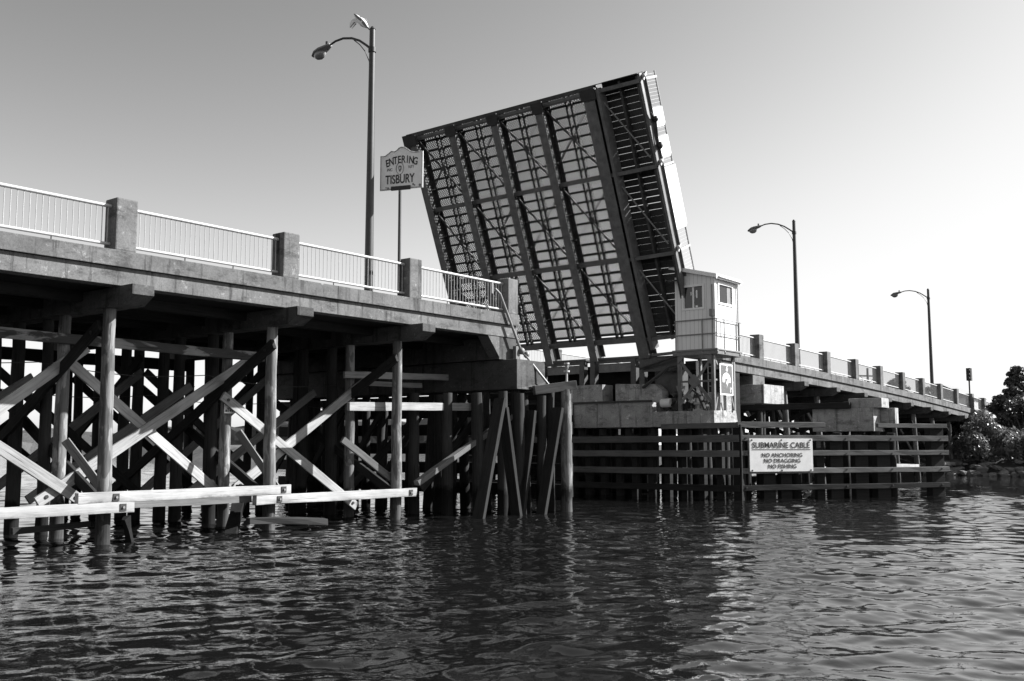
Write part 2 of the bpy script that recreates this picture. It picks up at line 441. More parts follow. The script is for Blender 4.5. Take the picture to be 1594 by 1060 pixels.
for lab, a, b in (('white waterline timber seen through the fender just under the cable sign', 43.6, 50.0), ('white waterline timber seen through the fender below the concrete block', 52.8, 57.6),
                  ('white waterline timber behind the last bays of the fender', 64.9, 70.2), ('white waterline timber sticking out past the right end of the fender', 75.2, 80.6)):
    o = solo('waterline_timber', lab, 'timber', (a, .05, .85), (b, .05, .74 if a > 60 else .85), .16, .28, M['white_wood'], GWR)

# wreckage in the water at the near piles
t = tag(plank('broken_timber', (15.3, .2, -.35), (17.0, 2.0, 1.0), .3, .26, M['pile_dark'], None, rough=.03), 'broken rough timber slanting out of the water between the first two near piles', 'timber', 'broken timbers in the water')
tag(plank('broken_timber', (15.6, -.15, .30), (18.0, -.3, .18), .2, .17, M['creosote'], None, rough=.03), 'dark floating beam with pale top edge around the foot of the second near pile', 'timber', 'broken timbers in the water')
tag(plank('broken_timber', (12.55, .3, .55), (12.95, .6, -.3), .16, .2, M['pile_dark'], None, rough=.04), 'short rotten timber stub right beside the foot of the nearest pile', 'timber', 'broken timbers in the water')
tag(plank('broken_timber', (10.3, .9, .35), (12.0, .8, .42), .14, .13, M['creosote'], None, rough=.02), 'low dark timber just above the water left of the nearest pile', 'timber', 'broken timbers in the water')

# sagging cables slung under the deck
for k, (ya, za, yb, zb_, lab) in enumerate(((3.0, 4.25, 3.2, 4.0, 'upper thin cable sagging between the near piles'), (6.0, 3.75, 5.6, 3.55, 'lower thin cable sagging between the near piles, farther under the deck'))):
    mb = MB(); mb.path([(7 + 19 * q, ya + (yb - ya) * q, za + (zb_ - za) * q - .16 * math.sin(math.pi * ((q * 4) % 1))) for q in [j / 40 for j in range(41)]], .012, 5); tag(mb.build('cable', M['black'], None), lab, 'cable', 'cables under the near approach')

# small notice on the second pile of the second bent
nb = MB(); nb.box(16.52, 2.235, 3.05, 16.84, 2.25, 3.38); nt = nb.build('notice_board', M['sign_white'], None, .004)
tag(nt, 'small white notice with worn dark marks, fixed to the second pile of a bent', 'notice')
mb = MB()
for k, (a, b, c, d) in enumerate(((.03, .21, .1, .29), (.12, .25, .17, .29), (.22, .22, .29, .29), (.08, .13, .26, .15), (.03, .04, .1, .1), (.12, .04, .14, .12), (.17, .05, .23, .11), (.25, .04, .29, .12))):
    mb.box(16.52 + a, 2.228, 3.05 + b, 16.52 + c, 2.234, 3.05 + d)
mb.build('worn_marks', M['ink_soft'], nt)

# ------------------------------------------------------------------ left channel pier and fender
t = thing('channel_pier', 'concrete pier block on piles under the channel end of the near approach', 'pier', (26.3, 0, 0))
mb = MB(); mb.prism([(25.5, -.85, 4.0), (26.95, -.85, 4.0), (27.32, -.62, 4.3), (27.32, -.62, 4.9), (27.2, -.7, 4.98), (25.5, -.85, 4.98)], (0, 12.8, 0)); mb.build('pier_block', M['concrete_dark'], t, .02)
mb = MB(); mb.box(25.28, -.28, 4.984, 26.18, 11.9, zc(26) - .785); mb.build('pier_wall', M['concrete_dark'], t, .015)
mb = MB(); mb.prism([(24.7, -.29, 5.72), (25.275, -.29, 5.72), (25.275, -.29, 5.05)], (0, .45, 0)); mb.build('knee_bracket', M['concrete'], t, .01)
for y in [-.5 + 1.28 * k for k in range(10)]:
    pile('pile', 25.8 + rnd.uniform(-.15, .15), y + rnd.uniform(-.25, .25), 4.0, rnd.uniform(.14, .19), M['pile_dark'], t, (rnd.uniform(-.2, .2), rnd.uniform(-.15, .15)))
    pile('pile', 26.8 + rnd.uniform(-.15, .15), y + .5 + rnd.uniform(-.25, .25), 4.0, rnd.uniform(.14, .19), M['pile_dark'], t, (rnd.uniform(-.2, .2), rnd.uniform(-.15, .15)))
for k in range(5):
    y = 1.0 + 2.1 * k; plank('cross_brace', (25.55, y, 3.7), (25.55, y + 2.4, .8), .08, .22, M['creosote'], t)
plank('cross_brace', (23.2, 1.2, .8), (25.7, 1.0, 3.1), .09, .25, M['creosote'], t)
plank('cross_brace', (22.2, 3.6, .7), (25.9, 3.6, 3.5), .09, .25, M['creosote'], t)

t = thing('timber_fender', 'dark timber fender of leaning piles beside the left side of the boat channel', 'fender', (27.2, -1.5, 0))
pile('pile', 27.18, -1.6, 4.02, .19, M['pile'], t, (0, 0)); pile('pile', 27.0, -1.05, 3.95, .17, M['pile_dark'], t, (0, 0))
for x_, y_, r_ in ((25.6, -.9, .2), (26.55, -.35, .19), (24.45, -.15, .2), (25.25, .45, .19), (23.95, .75, .18), (23.3, 1.6, .18), (24.6, 1.7, .19)): pile('pile', x_, y_, 3.85, r_, M['pile_dark'], t, (rnd.uniform(-.12, .12), rnd.uniform(-.1, .1)))
pile('pile', 26.35, -1.2, 3.8, .17, M['pile_dark'], t, (0, 0)); pile('pile', 24.9, -.75, 3.9, .17, M['pile_dark'], t, (0, 0))
for y in (0.6, 2.3, 4.0, 5.7, 7.4, 9.1, 10.8): pile('pile', 27.55, y, 3.9, .17, M['pile_dark'], t)
for z in (.65, 1.35, 2.05, 2.75, 3.4, 3.88): plank('wale', (27.78, -1.4, z), (27.78, 14, z), .14, .42 if z < 3.5 else .3, M['creosote'], t)  # wales deepened and a top one added to block bright sky gaps
plank('batter_brace', (24.05, -1.35, 3.62), (22.85, -1.35, -.6), .13, .40, M['creosote'], t, bolts=True, up=(0, -1, 0)); plank('batter_brace', (24.25, -1.28, 3.35), (25.05, -1.28, -.6), .13, .38, M['creosote'], t, up=(0, -1, 0))
plank('batter_brace', (26.72, -1.62, 3.4), (25.6, -1.62, -.6), .13, .36, M['creosote'], t, up=(0, -1, 0)); plank('batter_brace', (25.95, -1.1, 3.3), (25.25, -1.1, -.6), .13, .34, M['creosote'], t, up=(0, -1, 0))
plank('cap_timber', (26.3, -.93, 3.98), (27.45, -1.8, 4.18), .3, .3, M['plank_grey'], t)
t = thing('navigation_light', 'small channel marker light standing on the end pile of the left fender', 'marker light', (27.2, -1.62, 4.3))
mb = MB(); mb.path([(27.2, -1.62, 4.26), (27.2, -1.62, 4.62)], .035, 8); mb.build('post', M['galv'], t, smooth=True)
mb = MB(); mb.path([(27.2, -1.62, 4.6), (27.2, -1.62, 4.66)], .1, 10); mb.path([(27.2, -1.62, 4.86), (27.2, -1.62, 4.92)], .09, 10); mb.build('cage', M['galv'], t)
mb = MB(); mb.ball((27.2, -1.62, 4.76), .065, .065, .1); mb.build('lens', M['lamp_glass'], t, smooth=True)

# conduit running off the end of the railing down to the pier block
t = thing('conduit_pipe', 'bent grey pipe sloping from the railing end down across the pier block', 'pipe', (26, -.5, 5))
mb = MB(); mb.path([(24.9, -.42, 7.25), (25.1, -.46, 7.1), (26.2, -.50, 5.25), (26.25, -.62, 5.15), (27.1, -.95, 4.2), (27.5, -1.0, 4.16)], .042, 8); mb.build('pipe', M['mid'], t, smooth=True)
mb = MB(); mb.ball((26.15, -.52, 5.3), .13, .12, .12); mb.ball((26.33, -.6, 5.18), .1, .1, .12); mb.box(25.9, -.5, 5.0, 26.1, -.36, 5.45); mb.build('junction_box', M['steel_pale'], t, smooth=True)
mb = MB(); mb.path([(24.75, -.42, 7.45), (24.75, -.42, 7.08)], .03, 8); mb.build('clamp', M['galv'], t)

# ------------------------------------------------------------------ street lamps
def lamp(x, label, first=None):
    if first:
        r = first.copy(); COL.objects.link(r); r.location = (x, .32, zc(x) - .34); r['label'] = label
        for ch in first.children:
            c = ch.copy(); COL.objects.link(c); c.parent = r
            for gch in ch.children:
                d = gch.copy(); COL.objects.link(d); d.parent = c
        return r
    z = zc(x) - .34; y = .32
    t = thing('street_lamp', label, 'street lamp', (x, y, z), 'lamps along the near side of the bridge')
    mb = MB(); mb.path([(x, y, z + .1), (x, y, z + 8.42)], .135, 14, .085); mb.build('pole', M['lamp_steel'], t, smooth=True)
    mb = MB(); mb.box(x - .2, y - .2, z, x + .2, y + .2, z + .12); mb.build('base_plate', M['lamp_steel'], t, .02)
    mb = MB(); mb.path([(x, y, z + 8.41), (x, y, z + 8.46), (x, y, z + 8.5)], .1, 12, .03); mb.build('pole_cap', M['steel_black'], t, smooth=True)
    arm = [(x, y + q, z + h) for q, h in ((0, 7.78), (.25, 7.98), (.55, 8.2), (.9, 8.37), (1.3, 8.47), (1.65, 8.47), (1.95, 8.4))]
    mb = MB(); mb.path(arm, .04, 10, .032); a = mb.build('arm', M['steel_black'], t, smooth=True)
    mb = MB(); mb.path([(x, y + .05, z + 7.1), (x, y + .12, z + 7.45), (x, y + .3, z + 7.8), (x, y + .55, z + 8.08), (x, y + .8, z + 8.28)], .016, 8); mb.build('arm_brace', M['steel_black'], a, smooth=True)
    mb = MB(); mb.path([(x, y, z + 7.70), (x, y, z + 7.84)], .118, 12); mb.build('clamp', M['steel_black'], a, smooth=True)
    # cobra head
    rings = [(1.88, .07, .06, 8.40), (2.05, .13, .10, 8.36), (2.3, .19, .13, 8.31), (2.5, .19, .12, 8.26), (2.66, .1, .07, 8.22)]
    vs = []; fs = []; n = 12
    for (q, w, h, zz) in rings:
        for k in range(n):
            b = 2 * math.pi * k / n; sz = math.sin(b)
            vs.append((x + w * math.cos(b), y + q, z + zz + (h if sz > 0 else h * .45) * sz))
    for i in range(len(rings) - 1):
        for k in range(n): fs.append((i * n + k, i * n + (k + 1) % n, (i + 1) * n + (k + 1) % n, (i + 1) * n + k))
    fs += [tuple(range(n)), tuple(range((len(rings) - 1) * n, len(rings) * n))]
    h = MB().add(vs, fs).build('lamp_head', M['lamp_head'], t, smooth=True)
    mb = MB(); mb.ball((x, y + 2.38, z + 8.24), .16, .24, .19); mb.build('lamp_bowl', M['lamp_glass'], h, smooth=True)
    mb = MB(); mb.path([(x, y + 2.05, z + 8.44), (x, y + 2.05, z + 8.56)], .045, 8); mb.build('photocell', M['steel_black'], h)
    return t
L1 = lamp(20.0, 'nearest and tallest street lamp with curved arm, a gull at its top')
lamp(51.15, 'middle street lamp with curved arm, rising right of the white control house', L1)
lamp(75.15, 'farthest and smallest street lamp, near the shore end of the far approach', L1)

# ------------------------------------------------------------------ gull above the nearest lamp
t = thing('gull', 'white and grey gull leaving the top of the nearest street lamp', 'bird', (20, .75, 14.9))
def loft(mb, rings, n=10):
    vs = []; fs = []
    for c, a, b, u, w in rings:
        for k in range(n):
            q = 2 * math.pi * k / n; vs.append(Vector(c) + Vector(u) * (a * math.cos(q)) + Vector(w) * (b * math.sin(q)))
    for i in range(len(rings) - 1):
        for k in range(n): fs.append((i * n + k, i * n + (k + 1) % n, (i + 1) * n + (k + 1) % n, (i + 1) * n + k))
    fs += [tuple(range(n - 1, -1, -1)), tuple(range((len(rings) - 1) * n, len(rings) * n))]
    return mb.add(vs, fs)
ax = Vector((0, .715, .70)).normalized(); side = Vector((1, 0, 0)); nm = ax.cross(side).normalized()
c0 = Vector((20, .44, 14.60)); T = lambda q: c0 + ax * q
mb = MB()
loft(mb, [(T(.0), .05, .01, side, nm), (T(.14), .05, .02, side, nm), (T(.22), .07, .06, side, nm), (T(.38), .115, .11, side, nm), (T(.56), .11, .11, side, nm), (T(.69), .065, .065, side, nm),
          (T(.78), .07, .07, side, nm), (T(.86), .055, .055, side, nm), (T(.90), .015, .02, side, nm), (T(.97), .005, .007, side, nm)])
mb.build('body', M['feather_white'], t, smooth=True)
def wing(pts, m, th=.012):
    mb = MB(); rings = []
    for (p, ch, dirv, n_) in pts: rings.append((p, ch / 2, th, dirv, n_))
    loft(mb, rings, 8); return mb.build('wing', m, t, smooth=True)
vw = Vector((-.68, -.68, -.25)).normalized(); cr = ax.cross(vw).normalized()
wing([(T(.98) + vw * .10, .03, cr, vw), (T(.86) + vw * .13, .06, cr, vw), (T(.62) + vw * .13 + cr * .01, .095, cr, vw), (T(.38) + vw * .125 + cr * .01, .09, cr, vw), (T(.18) + vw * .09, .06, cr, vw), (T(-.02) + vw * .06, .02, cr, vw)], M['feather_grey'], .02)
sgn = 1 if cr.y > 0 else -1
lo_ = cr * sgn
wing([(T(.70) + lo_ * .06, .22, ax, vw), (T(.74) + lo_ * .16, .26, ax, vw), (T(.72) + lo_ * .28, .2, ax, vw), (T(.66) + lo_ * .38, .08, ax, vw)], M['feather_white'])
wing([(T(.50) - lo_ * .07, .2, ax, vw), (T(.46) - lo_ * .13, .15, ax, vw), (T(.40) - lo_ * .17, .05, ax, vw)], M['feather_white'])
mb = MB()
for q in (.60, .70): mb.path([T(q) + lo_ * .16 + vw * .02, T(q - .04) + lo_ * .36 + vw * .02], .014, 6, .006)
mb.build('wing_tips', M['feather_grey'], t)

# ------------------------------------------------------------------ town sign
t = thing('town_sign', 'white painted steel sign reading ENTERING TISBURY on a slim post behind the near railing', 'sign', (20.9, .05, zc(20.9) - .34))
zb = zc(20.9) - .34
mb = MB(); mb.path([(20.9, -.02, zb), (20.9, -.02, 9.8)], .048, 10); mb.build('post', M['lamp_steel'], t, smooth=True)
th = R(20); rt = Vector((math.sin(th), -math.cos(th), 0)); nr = Vector((-math.cos(th), -math.sin(th), 0)); upv = Vector((0, 0, 1))
KX, KZ = .865, 1.05
so = Vector((20.80, -.165, 10.36))
W = .81
prof = [(-W, -.56), (W, -.56), (W, .50), (.54, .49), (.36, .53), (.24, .60), (.12, .67), (0, .69), (-.1, .67), (-.19, .60), (-.26, .57), (-.39, .60), (-.5, .53), (-.64, .46), (-W, .47)]
rt = rt * KX; upz = upv * KZ
pts = [so + rt * a + upz * b for a, b in prof]
mb = MB(); mb.prism(pts, -nr * .03); pn = mb.build('panel', M['sign_white'], t, .006)
mb = MB(); ring = [so + nr * .012 + rt * a * .965 + upz * (b * .955) for a, b in prof]; mb.path(ring + [ring[0]], .009, 5); mb.build('border_line', M['mid'], pn)
mb = MB(); mb.beam(so + rt * -.36 + upz * -.53 + nr * .03, so + rt * .36 + upz * -.53 + nr * .03, .05, .12); mb.build('clamp_bar', M['steel_black'], t)
mb = MB()
for i, ch in enumerate('ENTERING'):
    a = (i - 3.5) / 3.5; put_text(mb, ch, .30, so, rt, upz, nr, a * .53, .30 - .085 * a * a, .005, .85, -a * .16)
mb.build('lettering', M['ink'], pn); mb = MB(); put_text(mb, 'TISBURY', .36, so, rt, upz, nr, -.05, -.27, .005, .80)
mb.build('lettering', M['ink'], pn)
mb = MB(); put_text(mb, 'INC', .12, so, rt, upz, nr, -.44, .03); mb.build('small_lettering', M['ink_soft'], pn); mb = MB(); put_text(mb, '1671', .12, so, rt, upz, nr, .36, .07); mb.build('small_lettering', M['ink_soft'], pn)
mb = MB(); mb.path([so + nr * .008 + rt * (-.05 + .14 * math.cos(2 * math.pi * k / 24)) + upz * (.05 + .17 * math.sin(2 * math.pi * k / 24)) for k in range(25)], .007, 5)
mb.prism([so + nr * .003 + rt * (-.05 + a) + upz * (.05 + b) for a, b in ((0, -.11), (.05, -.03), (.06, .06), (.02, .08), (-.02, .08), (-.06, .06), (-.05, -.03))], nr * .005); mb.build('seal', M['ink_soft'], pn)
mb = MB(); mb.prism([so + nr * .009 + rt * (-.05 + a) + upz * (.06 + b) for a, b in ((0, -.06), (.025, 0), (0, .045), (-.025, 0))], nr * .004); mb.build('seal_shield', M['sign_white'], pn)
mb = MB()
for a, b, s_ in ((.45, -.44, .05), (.5, -.47, .035), (.7, -.48, .06), (-.5, -.5, .05), (-.57, -.48, .03), (-.3, .2, .02)):
    mb.prism([so + nr * .002 + rt * (a + s_ * math.cos(q) * rnd.uniform(.6, 1)) + upz * (b + s_ * .7 * math.sin(q)) for q in [k * 1.05 for k in range(6)]], nr * .003)
mb.build('rust_stain', M['mid'], pn)

# ------------------------------------------------------------------ bascule leaf
ang = R(21.5)
P0 = Vector((38.0, 0, 6.5)); LL = Vector((-math.sin(ang), 0, math.cos(ang))); NN = Vector((-math.cos(ang), 0, -math.sin(ang)))
def lf(s, u, n): return P0 + LL * s + Vector((0, u, 0)) + NN * n       # n = 0 is the girder underside, negative towards the deck
t = thing('bascule_leaf', 'raised steel drawbridge leaf seen from below, with open grating and girders', 'drawbridge leaf', (38.2, 6, 6.4))
G = [(12.47, .40), (9.97, .40), (7.42, .40), (4.87, .40), (2.27, .54)]
DK = -.80; TOP = 11.45
def lbeam(mb, a, b, w, h): mb.beam(lf(*a), lf(*b), w, h, up=NN)
for i, (ul, w) in enumerate(G):
    uc = ul - w / 2
    mb = MB(); lbeam(mb, (-.55, uc, -.39), (TOP - .15, uc, -.39), .022, .74)
    lbeam(mb, (-.55, uc, -.74), (TOP - .15, uc, -.74), w * .9, .03)
    for s in rng(.3, TOP - .5, 1.22): lbeam(mb, (s, uc - .07, -.40), (s + .012, uc - .07, -.40), .12, .66)
    web = mb.build('main_girder', M['steel'], t)
    mb = MB(); lbeam(mb, (-.55, uc, -.012), (TOP - .15, uc, -.012), w, .03)
    mb2 = mb.build('flange', M['steel_pale'], web)
    mb = MB()
    for s in rng(-.4, TOP - .4, .16):
        for du in (-w * .3, w * .3):
            p = lf(s, uc + du, .003); mb.add([p + Vector((0, .02, 0)), p + LL * .02, p - Vector((0, .02, 0)), p - LL * .02, p + NN * .014], [(0, 1, 4), (1, 2, 4), (2, 3, 4), (3, 0, 4)])
    mb.build('rivets', M['steel_pale'], web)
    if i == 4:   # the outer girder carries a second channel for the footway
        mb = MB(); lbeam(mb, (-.2, uc - .52, -.30), (TOP - .2, uc - .52, -.30), .02, .52); lbeam(mb, (-.2, uc - .45, -.03), (TOP - .2, uc - .45, -.03), .14, .02); mb.build('footway_channel', M['steel_pale'], web)
FB = [.28, 3.9, 7.6, 11.15]
for k, s in enumerate(FB):
    for i in range(4):
        a = G[i][0] - G[i][1] / 2 - .02; b = G[i + 1][0] - G[i + 1][1] / 2 + .02
        mb = MB(); h = .5 if k == 0 else .34; n0 = -.42 if k == 0 else -.42
        lbeam(mb, (s, a, n0), (s, b, n0), .02, h); lbeam(mb, (s, a, n0 + h / 2), (s, b, n0 + h / 2), .2 if k else .24, .02); lbeam(mb, (s, a, n0 - h / 2), (s, b, n0 - h / 2), .18, .02)
        mb.build('floor_beam', M['steel_pale'], t)
# stringers in pairs midway between the girders
for i in range(4):
    a = G[i][0] - G[i][1] / 2; b = G[i + 1][0] - G[i + 1][1] / 2; m_ = (a + b) / 2 + .12
    for d in (-.13, .13):
        mb = MB(); lbeam(mb, (.3, m_ + d, -.70), (TOP - .1, m_ + d, -.70), .015, .2); lbeam(mb, (.3, m_ + d, -.60), (TOP - .1, m_ + d, -.60), .09, .014)
        mb.build('stringer', M['steel_black'], t)
    # lateral X bracing in each bay
    for k in range(3):
        s0, s1 = FB[k] + .15, FB[k + 1] - .15
        mb = MB(); lbeam(mb, (s1, a - .15, -.30), (s0, b + .15, -.30), .07, .016); lbeam(mb, (s1, a - .15, -.34), (s0, b + .15, -.34), .014, .08); mb.build('lateral_brace', M['steel'], t)
        mb = MB(); lbeam(mb, (s1 * .93 + s0 * .07, b + .15, -.37), (s0 * .78 + s1 * .22, a - .15, -.37), .045, .014); mb.build('lateral_brace', M['steel'], t)
        mb = MB(); c = ((s0 + s1) / 2 + .1, (a + b) / 2, -.32); mb.beam(lf(c[0] - .12, c[1], c[2]), lf(c[0] + .12, c[1], c[2]), .26, .012, up=NN); mb.build('gusset', M['steel'], t)
    # open steel grating: cross bars plus a fine diagonal mesh
    lo, hi = b, a; s_lo, s_hi = .45, TOP - .05
    mb = MB()
    for s in rng(s_lo, s_hi, .47): lbeam(mb, (s, lo, DK - .02), (s, hi, DK - .02), .10, .09)
    gp = mb.build('deck_grating', M['steel_black'], t)
    mb = MB(); pitch = .096; hgt = s_hi - s_lo; wd = hi - lo
    for dr in (1, -1):
        q = -hgt
        while q < wd:
            u0, u1 = max(0, q), min(wd, q + hgt)
            if u1 - u0 > .05:
                a0 = (u0 - q); a1 = (u1 - q)
                ua, ub = (lo + u0, lo + u1) if dr == 1 else (hi - u0, hi - u1)
                lbeam(mb, (s_lo + a0, ua, DK - .06), (s_lo + a1, ub, DK - .06), .032, .022)
            q += pitch * 1.41
    mb.build('grating_mesh', M['steel_black'], gp)
# end beam at the tip, and the worn far corner
mb = MB(); lbeam(mb, (TOP, 12.9, -.55), (TOP, -.25, -.62), .025, .4); lbeam(mb, (TOP - .09, 12.9, -.36), (TOP - .09, 1.9, -.36), .16, .02); mb.build('end_beam', M['steel'], t)
mb = MB(); lbeam(mb, (TOP - .35, 12.5, -.05), (TOP - .35, 2.1, -.05), .02, .1)
for (ul, w) in G: lbeam(mb, (TOP - .6, ul - w / 2, .02), (TOP - .12, ul - w / 2, .02), w + .2, .08)
mb.build('latch_plate', M['steel_black'], t)
mb = MB(); lbeam(mb, (TOP - .95, 12.85, -.5), (TOP - .02, 12.85, -.5), .5, .5); mb.build('corner_casting', M['steel_black'], t)
# footway on the near side
UO = -.3; ui = G[4][0] - G[4][1]
mb = MB()
s = .1
while s < TOP - .1:
    lbeam(mb, (s + .135, ui, DK - .03 + rnd.uniform(-.004, .004)), (s + .135, UO + .02, DK - .03 + rnd.uniform(-.004, .004)), .272 + rnd.choice((.006, .009, .011, .004, -.012)), .035); s += .285
mb.build('footway_boards', M['footboard'], t)
mb = MB(); lbeam(mb, (.1, .72, -.62), (TOP - .1, .72, -.62), .1, .24); mb.build('footway_stringer', M['steel'], t)
mb = MB(); lbeam(mb, (-.1, UO + .16, -.58), (TOP - .1, UO + .16, -.58), .07, .22); mb.build('footway_stringer', M['steel'], t)
mb = MB(); lbeam(mb, (-.1, UO, -.66), (TOP, UO, -.66), .02, .34); lbeam(mb, (-.1, UO + .05, -.49), (TOP, UO + .05, -.49), .12, .02); lbeam(mb, (-.1, UO - .05, -.83), (TOP, UO - .05, -.83), .12, .02); mb.build('edge_channel', M['steel_pale'], t)
for k, s in enumerate(FB):
    mb = MB(); mb.prism([lf(s, ui + .1, -.1), lf(s, ui + .1, -.66), lf(s, UO + .02, -.66), lf(s, UO + .02, -.42)], LL * .02)
    mb.beam(lf(s, ui + .1, -.09), lf(s, UO + .02, -.41), .16, .02, up=NN); mb.build('footway_bracket', M['steel_pale'], t)
    if k < 3:
        mb = MB(); mb.path([lf(FB[k + 1] - .3, ui - .1, -.3), lf(FB[k] + .4, UO + .2, -.40)], .034, 8); mb.build('footway_rod', M['mid'], t, smooth=True)
    mb = MB(); mb.ball(lf(s + .15, UO - .08, -.7), .1, .1, .1); mb.beam(lf(s, UO - .1, -.55), lf(s + .3, UO - .1, -.9), .07, .08); mb.build('railing_clip', M['galv'], t)
mb = MB(); mb.path([lf(9.8, UO - .12, -.6), lf(9.4, UO - .14, -.85), lf(8.7, UO - .12, -.75), lf(8.3, UO - .12, -.7)], .035, 8); mb.ball(lf(9.5, UO - .16, -.8), .13, .13, .13); mb.ball(lf(8.4, UO - .16, -.75), .12, .12, .16); mb.build('service_cable', M['steel_black'], t, smooth=True)
# footway railing on the deck side
ur = UO + .06
for n0, nmz in ((-1.92, 'top_rail'), (-1.02, 'bottom_rail')):
    mb = MB(); mb.path([lf(.1, ur, n0), lf(TOP, ur, n0)], .038, 8); mb.build('railing_' + nmz, M['galv'], t, smooth=True)
mb = MB()
for s in rng(.2, TOP - .1, .15): mb.path([lf(s, ur, -1.02), lf(s, ur, -1.92)], .009, 5)
mb.build('railing_balusters', M['galv'], t)
for s in (.4, 3.9, 7.55, 11.2):
    mb = MB(); lbeam(mb, (s, ur, -.85), (s, ur, -1.98), .08, .08); mb.beam(lf(s, ur, -.85), lf(s, ur, -1.97), .09, .09, up=LL); mb.build('railing_post', M['galv'], t)
for s0, s1, n0, n1 in ((9.15, 9.95, -1.0, -1.85), (7.85, 8.75, -1.0, -1.85), (4.75, 7.45, -.95, -2.0)):
    mb = MB(); mb.prism([lf(s0, ur - .05, n0), lf(s1, ur - .05, n0), lf(s1, ur - .05, n1), lf(s0 + .12, ur - .05, n1), lf(s0, ur - .05, n1 + .12)], (0, -.02, 0)); mb.build('railing_board', M['white'], t, .004)

# fixed steel frames and machinery between the leaf and the bascule pier
t = thing('bearing_frame', 'dark steel frame holding the foot of the raised leaf above the concrete pier', 'steel frame', (38.8, 6, 4.3))
for ya, yb in ((11.9, 8.25), (8.05, 5.3), (5.1, 2.35)):
    mb = MB(); mb.box(38.45, yb, 6.06, 39.6, ya, 6.16); mb.box(38.5, yb + .05, 5.9, 38.55, ya - .05, 6.055); mb.build('top_plate', M['steel'], t, .004)
    mb = MB(); mb.box(38.62, yb + .45, 5.5, 38.68, ya - .4, 5.89); mb.build('lintel_panel', M['steel_pale'], t)
for y in (11.6, 8.3, 7.9, 5.55, 4.95, 2.75, 2.3):
    mb = MB(); mb.box(38.5, y - .015, 4.5, 38.95, y + .015, 6.055); mb.box(38.46, y - .13, 4.5, 38.497, y + .13, 6.055); mb.build('column', M['steel'], t)
mb = MB(); mb.box(40.7, -.9, 2.95, 41.6, 11.9, 5.4); mb.build('dark_backing', M['soffit'], t)  # added dark wall that keeps the space behind the frames black
mb = MB(); mb.box(39.65, 1.6, 4.1, 41.0, 13.6, 5.9); mb.build('counterweight', M['soffit'], t, .02)  # counterweight enlarged in near-black to close off bright sky gaps
mb = MB(); mb.beam((37.75, -.05, 6.12), (38.5, 2.3, 6.12), .14, .12); mb.box(38.3, .1, 5.4, 38.34, 2.3, 6.06); mb.build('walkway_beam', M['steel'], t)
mb = MB(); mb.path([(38.2, 2.1, 4.7), (38.0, .6, 5.55), (37.9, -.1, 5.6)], .07, 6); mb.path([(38.15, 2.2, 5.55), (37.85, .1, 6.0)], .06, 6); mb.build('knee_brace', M['steel'], t)
mb = MB(); mb.box(38.9, .6, 4.2, 39.6, 1.9, 5.5); mb.build('motor_cabinet', M['steel'], t, .02)

# ------------------------------------------------------------------ bascule pier
t = thing('bascule_pier', 'stained concrete channel pier on dark piles below the leaf and the control house', 'pier', (38.7, 2, 0))
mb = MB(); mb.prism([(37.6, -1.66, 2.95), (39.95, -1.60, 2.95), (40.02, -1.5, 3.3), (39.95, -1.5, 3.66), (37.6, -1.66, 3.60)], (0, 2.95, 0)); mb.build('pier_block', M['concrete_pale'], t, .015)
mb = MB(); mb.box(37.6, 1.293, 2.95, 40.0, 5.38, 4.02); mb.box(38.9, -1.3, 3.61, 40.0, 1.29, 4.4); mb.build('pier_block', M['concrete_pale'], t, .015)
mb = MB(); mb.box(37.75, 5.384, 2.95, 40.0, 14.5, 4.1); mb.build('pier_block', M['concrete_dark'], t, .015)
mb = MB(); mb.prism([(38.3, 1.2, 4.03), (38.3, 1.2, 4.55), (38.3, 1.6, 4.85), (38.3, 3.6, 4.92), (38.3, 3.6, 4.03)], (.9, 0, 0)); mb.build('bearing_block', M['concrete_pale'], t, .02)
mb = MB(); mb.box(38.3, 4.3, 4.03, 39.2, 6.1, 4.93); mb.build('bearing_block', M['concrete_pale'], t, .02)
mb = MB(); mb.box(37.52, 1.3, 4.03, 37.66, 5.4, 4.12); mb.build('edge_pipe', M['steel_black'], t, .01)
for y in [-1.2 + 1.3 * k for k in range(11)]:
    for x in (38.0, 39.4, 40.9): pile('pile', x + rnd.uniform(-.1, .1), y + rnd.uniform(-.1, .1), 2.95, .19, M['pile_dark'], t)  # rearmost row is added to block sun and sky below the pier

# ------------------------------------------------------------------ machinery on the pier under the house
t = thing('drive_machinery', 'jumble of gears, hoses and pale housings on the pier ledge left of the lattice tower', 'machinery', (38.2, .4, 3.6))
mb = MB(); mb.path([(37.95, 1.0, 3.98), (37.95, .55, 3.98)], .19, 14); mb.build('gear_housing', M['white'], t, smooth=True)
mb = MB(); mb.box(38.0, .2, 3.7, 38.6, .55, 4.2); mb.path([(37.9, .75, 3.66), (38.1, .1, 4.35), (38.3, -.4, 3.8)], .05, 6); mb.path([(37.85, .2, 3.64), (37.9, -.2, 4.1), (38.1, -.5, 3.7)], .03, 6); mb.ball((38.1, .3, 4.35), .2, .28, .16); mb.build('gear_train', M['steel_black'], t, smooth=True)
mb = MB(); mb.prism([(37.9, -.02, 4.7), (37.9, .28, 4.7), (37.9, .13, 4.25)], (.3, 0, 0)); mb.build('hopper', M['mid'], t)
mb = MB(); mb.path([(38.4, -.5, 3.62), (38.4, -.5, 5.75)], .06, 8); mb.ball((38.4, -.5, 4.75), .11, .11, .2); mb.ball((38.35, -.35, 4.35), .13, .16, .14); mb.path([(38.4, -.2, 4.0), (38.4, -.55, 4.5)], .05, 8); mb.build('vent_stack', M['white'], t, smooth=True)
